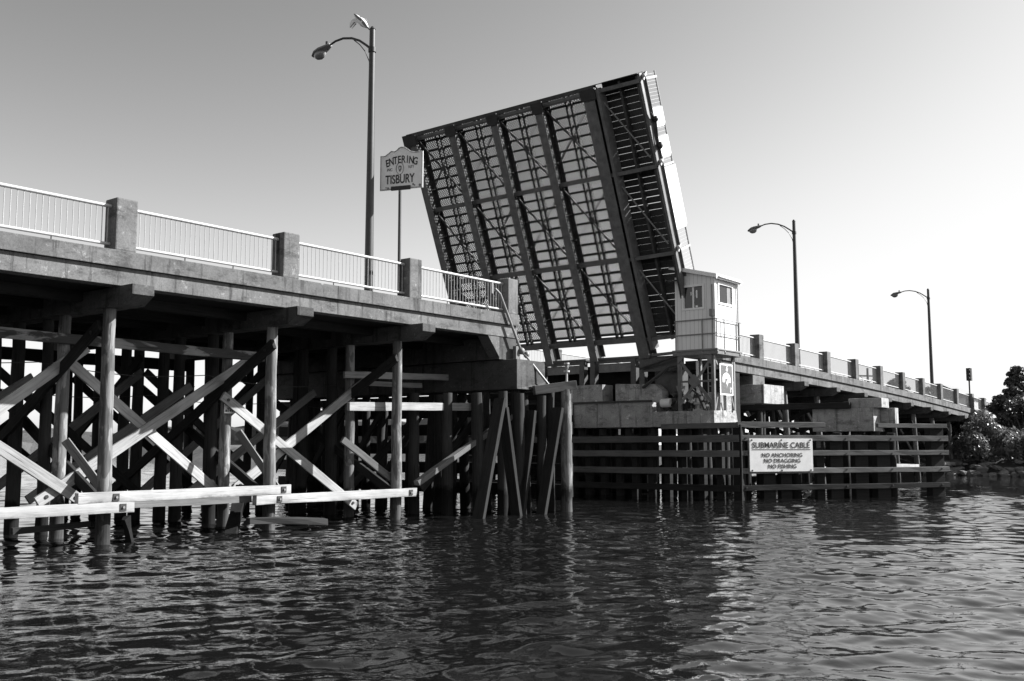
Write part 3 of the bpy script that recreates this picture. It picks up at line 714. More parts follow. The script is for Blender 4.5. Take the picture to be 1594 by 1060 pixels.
mb = MB(); mb.box(38.1, -.85, 3.62, 38.35, -.4, 3.72); mb.box(38.1, -.85, 3.9, 38.35, -.45, 3.98); mb.box(38.1, -.9, 3.62, 38.35, -.83, 3.98); mb.build('pump_frame', M['galv'], t)
mb = MB(); rk = random.Random(4)
for k in range(9):
    a = Vector((rk.uniform(37.8, 38.6), rk.uniform(-1.3, 1.1), 3.62)); b = a + Vector((rk.uniform(-.1, .1), rk.uniform(-.7, .7), rk.uniform(.3, 1.1))); mb.path([a, (a + b) / 2 + Vector((0, 0, .2)), b], rk.uniform(.02, .05), 6)
for k in range(6):
    a = Vector((rk.uniform(37.9, 38.5), rk.uniform(-1.2, .9), rk.uniform(3.7, 4.3))); mb.box(*a, *(a + Vector((rk.uniform(.1, .3), rk.uniform(.1, .35), rk.uniform(.08, .3)))))
mb.build('hydraulic_pipes', M['steel_black'], t)
mb = MB()
for k in range(8):
    a = Vector((rk.uniform(37.8, 38.2), rk.uniform(-1.2, .9), rk.uniform(3.8, 4.7))); mb.ball(a, .05, .07, rk.uniform(.04, .1), 8, 6)
mb.build('valve_caps', M['white'], t, smooth=True)
t = thing('access_ladder', 'thin steel ladder rising behind the cross-braced face of the tower', 'ladder', (38.7, -1.0, 3.6))
mb = MB(); mb.path([(38.7, -.85, 3.62), (38.7, -.85, 6.0)], .025, 6); mb.path([(38.7, -1.15, 3.62), (38.7, -1.15, 6.0)], .025, 6); mb.build('stiles', M['galv'], t)
mb = MB()
for z in rng(3.85, 5.8, .28): mb.path([(38.7, -1.15, z), (38.7, -.85, z)], .015, 6)
mb.build('rungs', M['galv'], t)

# ------------------------------------------------------------------ tower and control house
HX0, HX1, HY0, HY1 = 37.75, 39.80, -1.72, .16
t = thing('lattice_tower', 'cross-braced steel tower on the pier edge carrying the white control house', 'tower', (38.7, -.8, 3.6))
legs = [(37.8, -1.56), (39.62, -1.56), (37.8, .02), (39.62, .02)]
for x, y in legs:
    z0 = 3.605 if y < -1 or True else 3.6
    mb = MB(); mb.box(x - .07, y - .07, z0 + (.05 if x > 39 else 0), x + .07, y + .07, 5.95); mb.build('leg', M['steel_pale'] if x < 38 else M['mid'], t, .01)
mb = MB()
mb.beam((37.74, -.02, 5.75), (37.74, -1.50, 3.95), .03, .13); mb.build('cross_brace', M['steel_pale'], t)
mb = MB(); mb.beam((37.70, -1.50, 5.75), (37.70, -.02, 3.85), .03, .11); mb.build('cross_brace', M['steel_pale'], t)
mb = MB(); mb.prism([(37.66, -.5, 4.95), (37.66, -.72, 5.15), (37.66, -1.0, 4.9), (37.66, -1.0, 4.75), (37.66, -.75, 4.55), (37.66, -.5, 4.75)], (.03, 0, 0)); mb.build('gusset_plate', M['steel_pale'], t)
mb = MB(); mb.beam((37.78, .0, 4.85), (37.78, -1.52, 4.85), .05, .08); mb.build('strut', M['steel_pale'], t)
mb = MB(); mb.prism([(37.68, -1.55, 5.95), (37.68, -1.15, 5.95), (37.68, -1.55, 5.5)], (.03, 0, 0)); mb.build('corner_gusset', M['steel_pale'], t); mb = MB(); mb.prism([(37.68, .05, 5.95), (37.68, -.3, 5.95), (37.68, .05, 5.6)], (.03, 0, 0)); mb.build('corner_gusset', M['steel_pale'], t)
for a, b in (((37.86, 5.85), (38.15, 5.45)), ((39.58, 5.85), (39.3, 5.45)), ((38.1, 4.3), (37.88, 3.7)), ((39.3, 4.3), (39.56, 3.72)), ((37.86, 4.9), (38.12, 4.9)), ((39.3, 4.85), (39.58, 4.85))):
    mb = MB(); mb.beam((a[0], -1.6, a[1]), (b[0], -1.6, b[1]), .03, .07); mb.build('sign_stay', M['mid'], t)
mb = MB(); mb.box(HX0 - .12, HY0 - .12, 5.95, HX1 + .12, HY1 + .1, 6.12); mb.build('platform', M['steel_pale'], t, .01)
mb = MB(); mb.box(HX0 - .16, HY0 - .16, 6.12, HX1 + .10, HY1 + .1, 6.19); mb.build('platform_deck', M['mid'], t, .01)
for (x, y) in ((HX0 - .09, HY1 - .05), (HX0 - .09, -1.15), (HX0 - .09, HY0 - .1), (38.35, HY0 - .1), (HX1 - .05, HY0 - .1)):
    mb = MB(); mb.path([(x, y, 6.02), (x, y, 7.46)], .026, 8); mb.ball((x, y, 6.05), .06, .06, .09); mb.build('railing_post', M['mid'], t, smooth=True)
for z in (6.82, 7.44):
    mb = MB(); mb.path([(HX0 - .09, HY1, z), (HX0 - .09, HY0 - .1, z), (HX1 + .12, HY0 - .1, z)], .022, 8); mb.build('railing_bar', M['mid'], t, smooth=True)

t = thing('control_house', 'small white boarded control house with sloping roof, perched on the lattice tower', 'control house', (38.8, -.8, 6.19))
def zr(y): return 9.28 + (y - HY0) * .26
# walls as four panels with window openings
def panel(mb, o, a, b, holes, w, h0, h1, thk, nrm):
    """wall in plane (o, a right, b up); holes = [(x0,z0,x1,z1)], top slopes h0->h1"""
    o = Vector(o); a = Vector(a); b = Vector(b); nrm = Vector(nrm)
    xs = sorted(set([0, w] + [q for h in holes for q in (h[0], h[2])])); 
    for x0, x1 in zip(xs[:-1], xs[1:]):
        hs = sorted([(h[1], h[3]) for h in holes if h[0] <= x0 + 1e-6 and h[2] >= x1 - 1e-6])
        z = 0; segs = []
        for q0, q1 in hs: segs.append((z, q0)); z = q1
        for q0, q1 in segs: mb.prism([o + a * x0 + b * q0, o + a * x1 + b * q0, o + a * x1 + b * q1, o + a * x0 + b * q1], -nrm * thk)
        t0 = h0 + (h1 - h0) * x0 / w; t1 = h0 + (h1 - h0) * x1 / w
        mb.prism([o + a * x0 + b * z, o + a * x1 + b * z, o + a * x1 + b * t1, o + a * x0 + b * t0], -nrm * thk)
wl = HY1 - HY0; zb = 6.19
def mkwall(*a):
    mb = MB(); panel(mb, *a); return mb.build('wall', M['siding'], t)
w_left = mkwall((HX0, HY1, zb), (0, -1, 0), (0, 0, 1), [(.42, 1.78, 1.32, 2.68)], wl, zr(HY1) - zb, zr(HY0) - zb, .06, (-1, 0, 0))
w_front = mkwall((HX0 + .062, HY0, zb), (1, 0, 0), (0, 0, 1), [(.30, 1.98, 1.50, 2.74)], HX1 - HX0 - .124, zr(HY0) - zb, zr(HY0) - zb, .06, (0, -1, 0))
mkwall((HX1, HY0, zb), (0, 1, 0), (0, 0, 1), [], wl, zr(HY0) - zb, zr(HY1) - zb, .06, (1, 0, 0))
mkwall((HX1 - .062, HY1, zb), (-1, 0, 0), (0, 0, 1), [], HX1 - HX0 - .124, zr(HY1) - zb, zr(HY1) - zb, .06, (0, 1, 0))
def window(w, face, a0, a1, z0, z1, mull):
    mb = MB(); d = .09; q = -.03
    def bx(u0, u1, v0, v1):
        if face == 'L': mb.box(HX0 - .035, HY1 - u1, zb + v0, HX0 + .0, HY1 - u0, zb + v1)
        else: mb.box(HX0 + .062 + u0, HY0 - .035, zb + v0, HX0 + .062 + u1, HY0 + .0, zb + v1)
    bx(a0 - d, a0, z0 - d, z1 + d); bx(a1, a1 + d, z0 - d, z1 + d); bx(a0, a1, z1, z1 + d); bx(a0 - .0, a1, z0 - d, z0)
    f = mb.build('window_frame', M['white'], w, .004)
    mb = MB()
    def bp(u0, u1, v0, v1, m0, m1):
        if face == 'L': mb.box(HX0 + m0, HY1 - u1, zb + v0, HX0 + m1, HY1 - u0, zb + v1)
        else: mb.box(HX0 + .062 + u0, HY0 + m0, zb + v0, HX0 + .062 + u1, HY0 + m1, zb + v1)
    bp(a0, a1, z0, z1, .035, .045); mb.build('pane', M['glass'], w)
    if mull:
        mb = MB(); c = a0 + (a1 - a0) * .5
        bp(c - .04, c + .04, z0, z1, .005, .034); bp(a0, a0 + .03, z0, z1, .005, .034); bp(a1 - .03, a1, z0, z1, .005, .034); mb.build('mullion', M['white'], w)
        for a_, b_, lo_z, hi_z in ((c + .12, c + .19, z0 + .42, z1 - .15), (c + .1, c + .2, z0 + .02, z0 + .1), (c - .13, c - .09, z0 + .55, z1 - .2)):
            mb = MB(); bp(a_, b_, lo_z, hi_z, .028, .034); mb.build('pane_reflection', M['sign_white'], w)  # white strips stand in for reflections on the left pane
window(w_left, 'L', .42, 1.32, 1.78, 2.68, True)
window(w_front, 'F', .30, 1.50, 1.98, 2.74, False)
mb = MB(); mb.box(HX0 + .062 + 1.1, HY0 + .02, zb + 1.98, HX0 + .062 + 1.5, HY0 + .033, zb + 2.74); mb.build('blind', M['mid'], w_front)
mb = MB()
y0, y1 = HY0 - .14, HY1 + .2
mb.prism([(HX0 - .14, y0, zr(y0) + .005), (HX0 - .14, y1, zr(y1) + .005), (HX0 - .14, y1, zr(y1) + .07), (HX0 - .14, y0, zr(y0) + .07)], (HX1 - HX0 + .3, 0, 0)); rf = mb.build('roof', M['roof'], t, .008)
mb = MB(); mb.box(HX0 - .15, y0 - .025, zr(y0) - .14, HX1 + .17, y0 - .002, zr(y0) + .066); mb.build('eave_board', M['white'], rf)
mb = MB(); mb.prism([(HX0 - .165, y0, zr(y0) - .1), (HX0 - .165, y1, zr(y1) - .1), (HX0 - .165, y1, zr(y1) + .06), (HX0 - .165, y0, zr(y0) + .06)], (.022, 0, 0)); mb.build('verge_board', M['white'], rf)
mb = MB(); mb.box(HX0 - .018, HY0 - .018, zb, HX0 + .06, HY0 - .001, zr(HY0) - .15); mb.build('corner_trim', M['white'], t)
mb = MB(); mb.path([(HX1 - .03, HY0 - .05, zr(HY0) - .12), (HX1 - .03, HY0 - .05, 6.2)], .03, 8); mb.build('downpipe', M['galv'], t, smooth=True)
mb = MB(); mb.path([(HX0 + .02, y0 - .07, zr(y0) - .03), (HX1 + .1, y0 - .07, zr(y0) - .05)], .045, 8); mb.build('gutter', M['white'], rf, smooth=True)
mb = MB(); mb.path([(HX0 - .03, HY0 + .12, 6.2), (HX0 - .03, HY0 + .12, 8.9)], .018, 6); mb.box(HX0 - .1, HY0 + .04, 7.55, HX0 - .002, HY0 + .22, 7.85); mb.build('power_conduit', M['mid'], t)
mb = MB(); mb.beam((HX0 - .06, .02, 9.22), (HX0 - .22, .2, 9.18), .06, .06); mb.ball((HX0 - .28, .22, 9.16), .09, .13, .09); mb.build('flood_light', M['lamp_steel'], t, smooth=True)

# phone sign on the tower
t = thing('phone_sign', 'grey panel with white telephone handset and lightning flashes on the tower front', 'sign', (38.72, -1.66, 4.9))
po = Vector((38.72, -1.665, 4.93)); ru = Vector((1, 0, 0)); nu = Vector((0, -1, 0))
PX = lambda a, b, n=0: po + ru * a + upv * b + nu * n
mb = MB(); mb.prism([PX(-.60, -.66), PX(.60, -.66), PX(.60, .66), PX(-.60, .66)], nu * .025); pn = mb.build('panel', M['sign_grey'], t, .006)
mb = MB()
for a0, b0, a1, b1 in ((-.60, -.66, .60, -.60), (-.60, .60, .60, .66), (-.60, -.6, -.53, .6), (.53, -.6, .60, .6)): mb.prism([PX(a0, b0, .026), PX(a1, b0, .026), PX(a1, b1, .026), PX(a0, b1, .026)], nu * .005)
mb.build('border', M['sign_white'], pn)
mb = MB()
arc = [(.36 * math.cos(q), .02 + .27 * math.sin(q)) for q in [math.pi * k / 14 for k in range(15)]]
mb.prism([PX(a, b, .026) for a, b in arc] + [PX(-.36, -.12, .026), PX(-.16, -.12, .026), PX(-.12, .05, .026), PX(.12, .05, .026), PX(.16, -.12, .026), PX(.36, -.12, .026)], nu * .005)
mb.build('handset_symbol', M['white'], pn)
mb = MB()
for dz in (.50, -.08): mb.prism([PX(a + .02, b + dz, .032) for a, b in ((.02, .08), (-.10, -.12), (.02, -.10), (-.04, -.28), (.13, -.03), (.01, -.04), (.09, .08))], nu * .004)
mb.build('lightning_symbol', M['white'], pn)
mb = MB(); put_text(mb, '16', .30, po, ru, upv, nu, .36, -.44, .012, .8); 
for i in range(len(mb.v)): mb.v[i] = tuple(Vector(mb.v[i]) + nu * .03)
mb.build('channel_number', M['white'], pn)

# ------------------------------------------------------------------ right fender (channel face and flared wing)
t = thing('timber_fender', 'long dark plank fender across the channel, its flared end carrying the cable sign', 'fender', (37, -3, 0))
WC, WS = math.cos(R(32)), math.sin(R(32))
def wp(d, z, o=0.0):                   # point along the wing, d = metres from the corner
    return Vector((37 + d * WC - o * WS, -3 - d * WS - o * WC, z))
for z, h, m_ in ((2.38, .28, 'fender'), (1.78, .26, 'fender'), (1.07, .26, 'fender'), (.40, .26, 'creosote')):
    plank('wale', (37.0, 13.5, z), (37.0, -3.05, z + .06), .14, h, M[m_], t)
    plank('wale', wp(.1, z + .08), wp(10.42, z + .08), .14, h - .05, M[m_], t)
plank('wale', wp(-.05, 3.0), wp(4.1, 3.0), .14, .22, M['fender'], t); plank('wale', wp(6.75, 3.0), wp(10.38, 3.0), .14, .18, M['fender'], t)
plank('wale', (37.25, .6, 2.95), (37.05, -3.05, 2.98), .2, .22, M['fender'], t)
plank('corner_post', (37.16, -2.95, -1), (37.16, -2.95, 3.0), .36, .36, M['pile_dark'], t)
for y in (-2.1, -1.3, -.5, .3, 1.1, 1.9, 2.7, 3.5, 4.3, 5.1): plank('post', (37.22, y, -1), (37.22, y, 2.62), .26, .28, M['black_pile'], t)
for y in (6.4, 7.6, 8.8, 10.0, 11.2, 12.4): plank('post', (37.22, y, -1), (37.22, y, 2.62), .26, .28, M['black_pile'], t)
plank('post', (37.0, 5.75, .6), (37.0, 5.75, 3.6), .3, .3, M['pile_dark'], t)
for d, w in ((1.5, .6), (2.3, .55), (4.0, .4), (4.75, .65), (6.0, .68), (7.1, .70), (9.95, .72)):
    plank('post', wp(d, -1, -.27), wp(d, 2.95 if d > 8 else 2.6, -.27), w * .5, w * .95, M['black_pile'], t, up=(WC, -WS, 0))
for d in (.9, 3.3, 5.4, 8.2): pile('pile', *wp(d, 0, -.9)[:2], 2.7, .2, M['black_pile'], t)
mb = MB()
for d in (.3, 5.1, 7.4, 10.0):
    for z in (2.45, 1.83, 1.18, .5):
        p = wp(d, z, .075); mb.path([p, p + (wp(0, 0, 1) - wp(0, 0, 0)) * .02], .04, 8)
mb.build('bolt_heads', M['black'], t)
pile('pile', 37.2, 6.1, 3.4, .19, M['pile_dark'], t)

t = thing('cable_sign', 'white board reading SUBMARINE CABLE, NO ANCHORING, NO DRAGGING, NO FISHING on the fender', 'sign', wp(1.93, 1.78, .09))
ru = Vector((WC, -WS, 0)); nu = Vector((-WS, -WC, 0)); so = wp(1.93, 1.78, .085)
S = lambda a, b, n=0: so + ru * a + upv * b + nu * n
mb = MB(); mb.prism([S(-1.49, -.66), S(1.49, -.66), S(1.49, .66), S(-1.49, .66)], nu * .03); pn = mb.build('panel', M['sign_white'], t, .006)
mb = MB(); put_text(mb, 'SUBMARINE CABLE', .32, S(0, 0, .03), ru, upv, nu, 0, .39, .001, 1.0); mb.build('lettering', M['ink'], pn); mb = MB(); mb.beam(S(-1.38, .225, .034), S(1.38, .225, .034), .006, .018); mb.build('ruled_line', M['ink'], pn)
for i, s_ in enumerate(('NO ANCHORING', 'NO DRAGGING', 'NO FISHING')):
    mb = MB(); put_text(mb, s_, .225, S(0, 0, .03), ru, upv, nu, .03, -.005 - .225 * i, -.001, 1.08); mb.build('lettering', M['ink'], pn)
mb = MB()
for a in (-1.38, 0, 1.38):
    for b in (-.61, .6): mb.path([S(a, b, .028), S(a, b, .045)], .035, 8)
mb.build('bolts', M['black'], pn)

# ------------------------------------------------------------------ right abutment pier, dolphin block and long dark beam
t = thing('abutment_pier', 'concrete abutment pier with pale lit end under the start of the far approach', 'pier', (45, 0, 0))
mb = MB(); mb.box(44.0, -.95, 4.12, 46.3, 12, 5.02); mb.build('pier_block', M['concrete_pale'], t, .02)
mb = MB(); mb.box(44.3, -.28, 5.024, 45.6, 11.9, zc(45) - .80); mb.build('pier_wall', M['concrete'], t, .015)
for y in rng(-.4, 11.5, 1.7):
    pile('pile', 44.6, y, 4.12, .18, M['pile_dark'], t); pile('pile', 45.8, y + .4, 4.12, .18, M['pile_dark'], t)
t = thing('concrete_dolphin', 'stepped pale concrete block standing behind the last bays of the fender', 'concrete block', (44.4, -5, 0))
mb = MB(); mb.box(43.9, -6.05, 2.78, 45.0, -3.3, 3.80); mb.build('lower_block', M['concrete_pale'], t, .02)
mb = MB(); mb.box(43.95, -6.40, 3.803, 44.9, -4.95, 4.22); mb.box(44.75, -6.7, 3.02, 45.2, -6.06, 3.8); mb.build('upper_block', M['concrete_pale'], t, .02)
for y in (-5.9, -5.0, -3.9): pile('pile', 44.5, y, 2.78, .2, M['pile_dark'], t)
for y in (-5.5, -4.4): pile('pile', 44.9, y, 2.78, .2, M['pile_dark'], t)
o = plank('dark_beam', (43.75, 4.2, 3.92), (43.75, -5.1, 3.92), .25, .28, M['creosote'], None)
tag(o, 'long dark beam running from the control house pier across to the stepped concrete block', 'beam')
for i, (a, b, lab) in enumerate((((41.0, -1.2, 3.05), (43.6, -1.6, 3.05), 'pale short timber lying behind the pier end near the cable sign'), ((40.6, .4, 1.2), (43.0, -.4, 3.2), 'slanting pale timber leaning behind the fender above the cable sign'))):
    tag(plank('brace_plank', a, b, .14, .18, M['white_wood'], None), lab, 'timber', 'loose timbers behind the far fender')

# ------------------------------------------------------------------ right bents
names = ['first', 'second', 'third', 'fourth', 'fifth', 'sixth', 'seventh', 'eighth', 'ninth']
for i, x in enumerate((49.4, 53.8, 58.1, 62.35, 66.6, 70.8, 75.0, 79.2, 83.4)):
    t = thing('pile_bent', f'timber pile bent under the far approach, {names[i]} one counted from the control house', 'pile bent', (x, 0, 0), 'timber bents under the far approach')
    zt = zc(x) - .782; cap_beam(x, zt, t)
    for k, y in enumerate((.42, 3.1, 5.8, 8.5, 11.1)):
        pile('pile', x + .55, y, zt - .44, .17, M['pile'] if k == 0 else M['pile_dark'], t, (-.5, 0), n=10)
    plank('transverse_brace', (x - .2, .4, zt - 1.0), (x + .1, 8.5, .6), .09, .25, M['creosote'], t)
    plank('transverse_brace', (x + .3, .6, .8), (x + .2, 9, zt - 1.0), .09, .25, M['creosote'], t)
    plank('longitudinal_brace', (x, 2.8, zt - .9), (x + 4.3, 2.8, .9), .08, .24, M['plank_grey'], t)

# ------------------------------------------------------------------ traffic signal
t = thing('traffic_signal', 'small dark traffic signal on a thin pole near the shore end of the bridge', 'traffic signal', (84.9, -.02, 4.9))
mb = MB(); mb.path([(84.9, .25, zc(85) - .33), (84.9, .25, 7.3)], .06, 8); mb.build('pole', M['steel_black'], t, smooth=True)
mb = MB(); mb.box(84.65, .05, 7.25, 85.1, .4, 8.25); hd = mb.build('signal_head', M['steel_black'], t, .02)
mb = MB()
for z in (7.42, 7.74, 8.06): mb.path([(84.65, .22, z), (84.45, .22, z + .02)], .13, 10)
mb.build('visor', M['steel_black'], hd)

# ------------------------------------------------------------------ ground, shore, far hills
def ground():
    nx, ny = 70, 90; vs = []; fs = []
    rg = random.Random(3)
    for i in range(nx):
        for j in range(ny):
            x = 74 + 150 * (i / (nx - 1)) ** 1.6; y = -60 + 170 * j / (ny - 1)
            d = x - 76.6 - 1.2 * math.sin(y * .13) - .5 * math.sin(y * .5) - max(0, -5.5 - y) * .02
            road = max(0, 1 - max(0, abs(y - 5.9) - 6.5) / 5)
            z = -.7 + min(max(d, -2) * .38, 2.6) + .25 * math.sin(x * .3 + y * .2)
            zr_ = min(zc(x) - .85, 5.6) if x > 86 else z
            if x > 86: z = z + (zr_ - z) * road if zr_ > z else z
            if x > 88: z = max(z, 2.0)
            vs.append((x, y, z + rg.uniform(-.06, .06)))
    for i in range(nx - 1):
        for j in range(ny - 1): fs.append((i * ny + j, (i + 1) * ny + j, (i + 1) * ny + j + 1, i * ny + j + 1))
    o = MB().add(vs, fs).build('shore_ground', M['soil'], None, smooth=True); tag(o, kind='structure')
ground()
mb = MB(); sweep(mb, rng(88.95, 210, 4), lambda x: [(.3, max(zc(min(x, 95)), 3.9) - .42), (11.7, max(zc(min(x, 95)), 3.9) - .42), (11.7, 2.5), (.3, 2.5)]); tag(mb.build('road', M['asphalt'], None), kind='structure')

def hills():
    vs = []; fs = []; n = 260; rg = np.random.default_rng(5)
    fine = np.convolve(rg.random(n + 8), np.ones(3) / 3, 'same'); mid = np.convolve(rg.random(n + 60), np.ones(25) / 25, 'same')
    for i in range(n):
        a = R(38.6 - 75 + 190 * i / (n - 1)); r0 = 430 + 60 * math.sin(i * .11)
        h = 6 + 22 * max(0, mid[i] - .42) * 2.2 + 3.2 * fine[i]
        for rr, z in ((r0, -.5), (r0 + 4, .35 * h), (r0 + 10, .8 * h), (r0 + 18, h), (r0 + 70, h * 1.02), (r0 + 75, -1)):
            vs.append((rr * math.cos(a) + rg.normal() * 1.5, rr * math.sin(a) - 21, z + (rg.normal() * .8 if z > 1 else 0)))
    for i in range(n - 1):
        for k in range(5): fs.append((i * 6 + k, (i + 1) * 6 + k, (i + 1) * 6 + k + 1, i * 6 + k + 1))
    tag(MB().add(vs, fs).build('far_hills', M['leaf_far'], None), kind='structure')
hills()

# rocks along the shore
def rock_mesh(seed):
    rg = random.Random(seed); bm = bmesh.new(); bmesh.ops.create_icosphere(bm, subdivisions=2, radius=1)
    d = [Vector((rg.gauss(0, 1), rg.gauss(0, 1), rg.gauss(0, 1))).normalized() for _ in range(9)]; c = [rg.uniform(.45, .85) for _ in range(9)]
    for v in bm.verts:
        p = v.co.copy()
        for n, k in zip(d, c):
            q = p.dot(n)
            if q > k: p -= n * (q - k)
        v.co = p
    me = bpy.data.meshes.new('shore_rock'); bm.to_mesh(me); bm.free(); me.materials.append(M['rock']); return me
rm = [rock_mesh(k) for k in range(7)]
rg = random.Random(21)
for k in range(95):
    y = -12 + 14.5 * rg.random() ** .8; up_ = rg.random()
    x = 76.4 + 1.2 * math.sin(y * .13) + up_ * 3.0 - max(0, -5.5 - y) * .0 + rg.uniform(-.2, .4)
    s = rg.uniform(.22, .55) * (1.2 if up_ < .4 else .9)
    o = bpy.data.objects.new('shore_rock', rm[k % 7]); o.location = (x, y, -.1 + up_ * 1.05); o.scale = (s * rg.uniform(.8, 1.5), s * rg.uniform(.8, 1.6), s * rg.uniform(.45, .7)); o.rotation_euler = (rg.uniform(-.3, .3), rg.uniform(-.3, .3), rg.uniform(0, 6.3))
    COL.objects.link(o); tag(o, 'rough grey boulder in the riprap bank below the shrubs at the right edge', 'boulder', 'boulders along the shore')

# foliage
def leaves(mb, blobs, n, size, seed, aspect=.55):
    rg = random.Random(seed)
    tot = sum(b[1] ** 2 for b in blobs)
    for c, r, sq in blobs:
        k = int(n * r * r / tot)
        for _ in range(k):
            d = Vector((rg.gauss(0, 1), rg.gauss(0, 1), rg.gauss(0, 1))).normalized()
            rad = r * (rg.random() ** .45) * (1 + .18 * math.sin(d.x * 5 + c[0]) * math.sin(d.z * 6 + c[2]))
            p = Vector(c) + Vector((d.x * rad, d.y * rad, d.z * rad * sq))
            nrm = (d + Vector((rg.gauss(0, .6), rg.gauss(0, .6), rg.gauss(.5, .6)))).normalized()
            a = nrm.orthogonal().normalized(); a = (Matrix.Rotation(rg.uniform(0, 6.28), 3, nrm) @ a); b = nrm.cross(a)
            s = size * rg.uniform(.6, 1.3); f = nrm * (s * .18)
            mb.add([p - a * s, p + b * (s * aspect) + f, p + a * s, p - b * (s * aspect) + f], [(0, 1, 2), (0, 2, 3)])
def shrub(x, y, z, w, h, label, seed, m='leaf', n=4200, size=.15, name='shrub', cat='shrub', gp='shrubs on the bank at the bridge end'):
    rg = random.Random(seed); t = thing(name, label, cat, (x, y, z), gp); blobs = []
    for k in range(18):
        a = rg.uniform(0, 6.28); q = rg.random() ** .6; hh = rg.uniform(.15, .82)
        blobs.append(((x + w * .6 * q * math.cos(a), y + w * .6 * q * math.sin(a), z + h * hh), w * rg.uniform(.14, .33) * (1.1 - .35 * hh), .85))
    mb = MB(); leaves(mb, blobs, n, size, seed + 1); mb.build('foliage', M[m], t)
    mb = MB()
    for k in range(7):
        b = blobs[k]; mb.path([(x + rg.uniform(-.2, .2), y + rg.uniform(-.2, .2), z - .3), ((x + b[0][0]) / 2, (y + b[0][1]) / 2, z + (b[0][2] - z) * .6), b[0]], .05, 6, .012)
    mb.build('stems', M['bark'], t)
    return t
shrub(80.2, -1.6, 1.0, 3.0, 3.9, 'broad-leaved shrub nearest the end of the bridge, covering its railing foot', 101)
shrub(79.8, -4.6, .8, 3.2, 3.4, 'pale-leaved shrub in the middle of the bank above the boulders', 102)
shrub(80.5, -8.2, .9, 3.4, 3.8, 'broad-leaved shrub cut by the right edge of the frame', 103)
shrub(83.5, .6, 2.0, 2.4, 3.0, 'dark shrub growing in the shade right under the bridge end', 104, 'leaf_dark')
shrub(84.5, -3.6, 2.2, 3.2, 4.0, 'tall shrub at the foot of the dark tree', 105, 'leaf_dark')
def tree(x, y, z, h, w, label, seed, m='leaf_dark', n=9000, size=.17, gp=None, low=.12):
    rg = random.Random(seed); t = thing('tree', label, 'tree', (x, y, z), gp)
    mb = MB(); lean = rg.uniform(-.4, .4)
    tr = [(x + lean * q * q + rg.uniform(-.06, .06), y + .3 * lean * q + rg.uniform(-.06, .06), z - .4 + (h * .96) * q) for q in [k / 8 for k in range(9)]]
    mb.path(tr, h * .024, 8, .03); blobs = []
    for k in range(40):
        q = low + (1 - low) * (k / 39) ** .9; c = tr[min(8, int(q * 8))]; a = k * 2.4 + rg.uniform(-.4, .4)
        rad = w * .5 * (1.05 - q) ** .6 * rg.uniform(.35, 1.25) if q < .95 else .1
        p = (c[0] + rad * math.cos(a), c[1] + rad * math.sin(a), z + h * q + rg.uniform(-.2, .2))
        mb.path([(c[0], c[1], z + h * max(.05, q - .12)), ((c[0] + p[0]) / 2, (c[1] + p[1]) / 2, p[2] - .12), p], .05, 5, .012)
        blobs.append((p, w * rg.uniform(.07, .165) * (1.15 - .4 * q), .55))
    mb.build('trunk', M['bark'], t, smooth=True)
    mb = MB(); leaves(mb, blobs, n, size, seed + 5); mb.build('crown', M[m], t)
    return t
tree(86.5, -2.9, 2.6, 5.6, 4.6, 'dark evergreen tree behind the shrubs at the right edge of the frame', 201, low=.1)
tree(89, -6.0, 2.6, 4.9, 5.0, 'dark bushy tree half cut off by the right edge', 202)
tree(112, 14.5, 4, 5.2, 5.5, 'small far tree seen through the railing left of the farthest lamp', 203, 'leaf_far', 2600, .3, 'far trees behind the far railing')
tree(118, 13.0, 4, 4.4, 5.0, 'low far tree seen through the railing at the foot of the farthest lamp', 204, 'leaf_far', 2600, .3, 'far trees behind the far railing')

# utility pole and a house far behind the railing
t = thing('utility_pole', 'dark utility pole with one crossarm seen through the far railing', 'utility pole', (101.5, 14, 3))
mb = MB(); mb.path([(101.5, 14, 2.5), (101.5, 14, 9.9)], .16, 8, .11); mb.build('pole', M['creosote'], t, smooth=True)
mb = MB(); mb.beam((100.3, 14.8, 9.1), (102.6, 13.2, 9.1), .1, .14); mb.path([(101.5, 14, 8.3), (102.2, 13.5, 9.05)], .03, 6); mb.path([(101.5, 14, 8.3), (100.8, 14.5, 9.05)], .03, 6); mb.build('crossarm', M['creosote'], t)
t = thing('house', 'pale low house beyond the shore end of the bridge railing', 'house', (126, 12.5, 4))
mb = MB(); mb.box(123, 10, 2.5, 130, 16, 7.6); w = mb.build('wall', M['white'], t)
mb = MB(); mb.prism([(122.6, 9.6, 7.6), (122.6, 16.4, 7.6), (122.6, 13, 9.3)], (7.8, 0, 0)); mb.build('roof', M['roof'], t)
mb = MB(); mb.box(122.95, 11.2, 5.2, 122.99, 12.4, 6.6); mb.box(122.95, 13.6, 5.2, 122.99, 14.8, 6.6); mb.build('window', M['glass'], w)

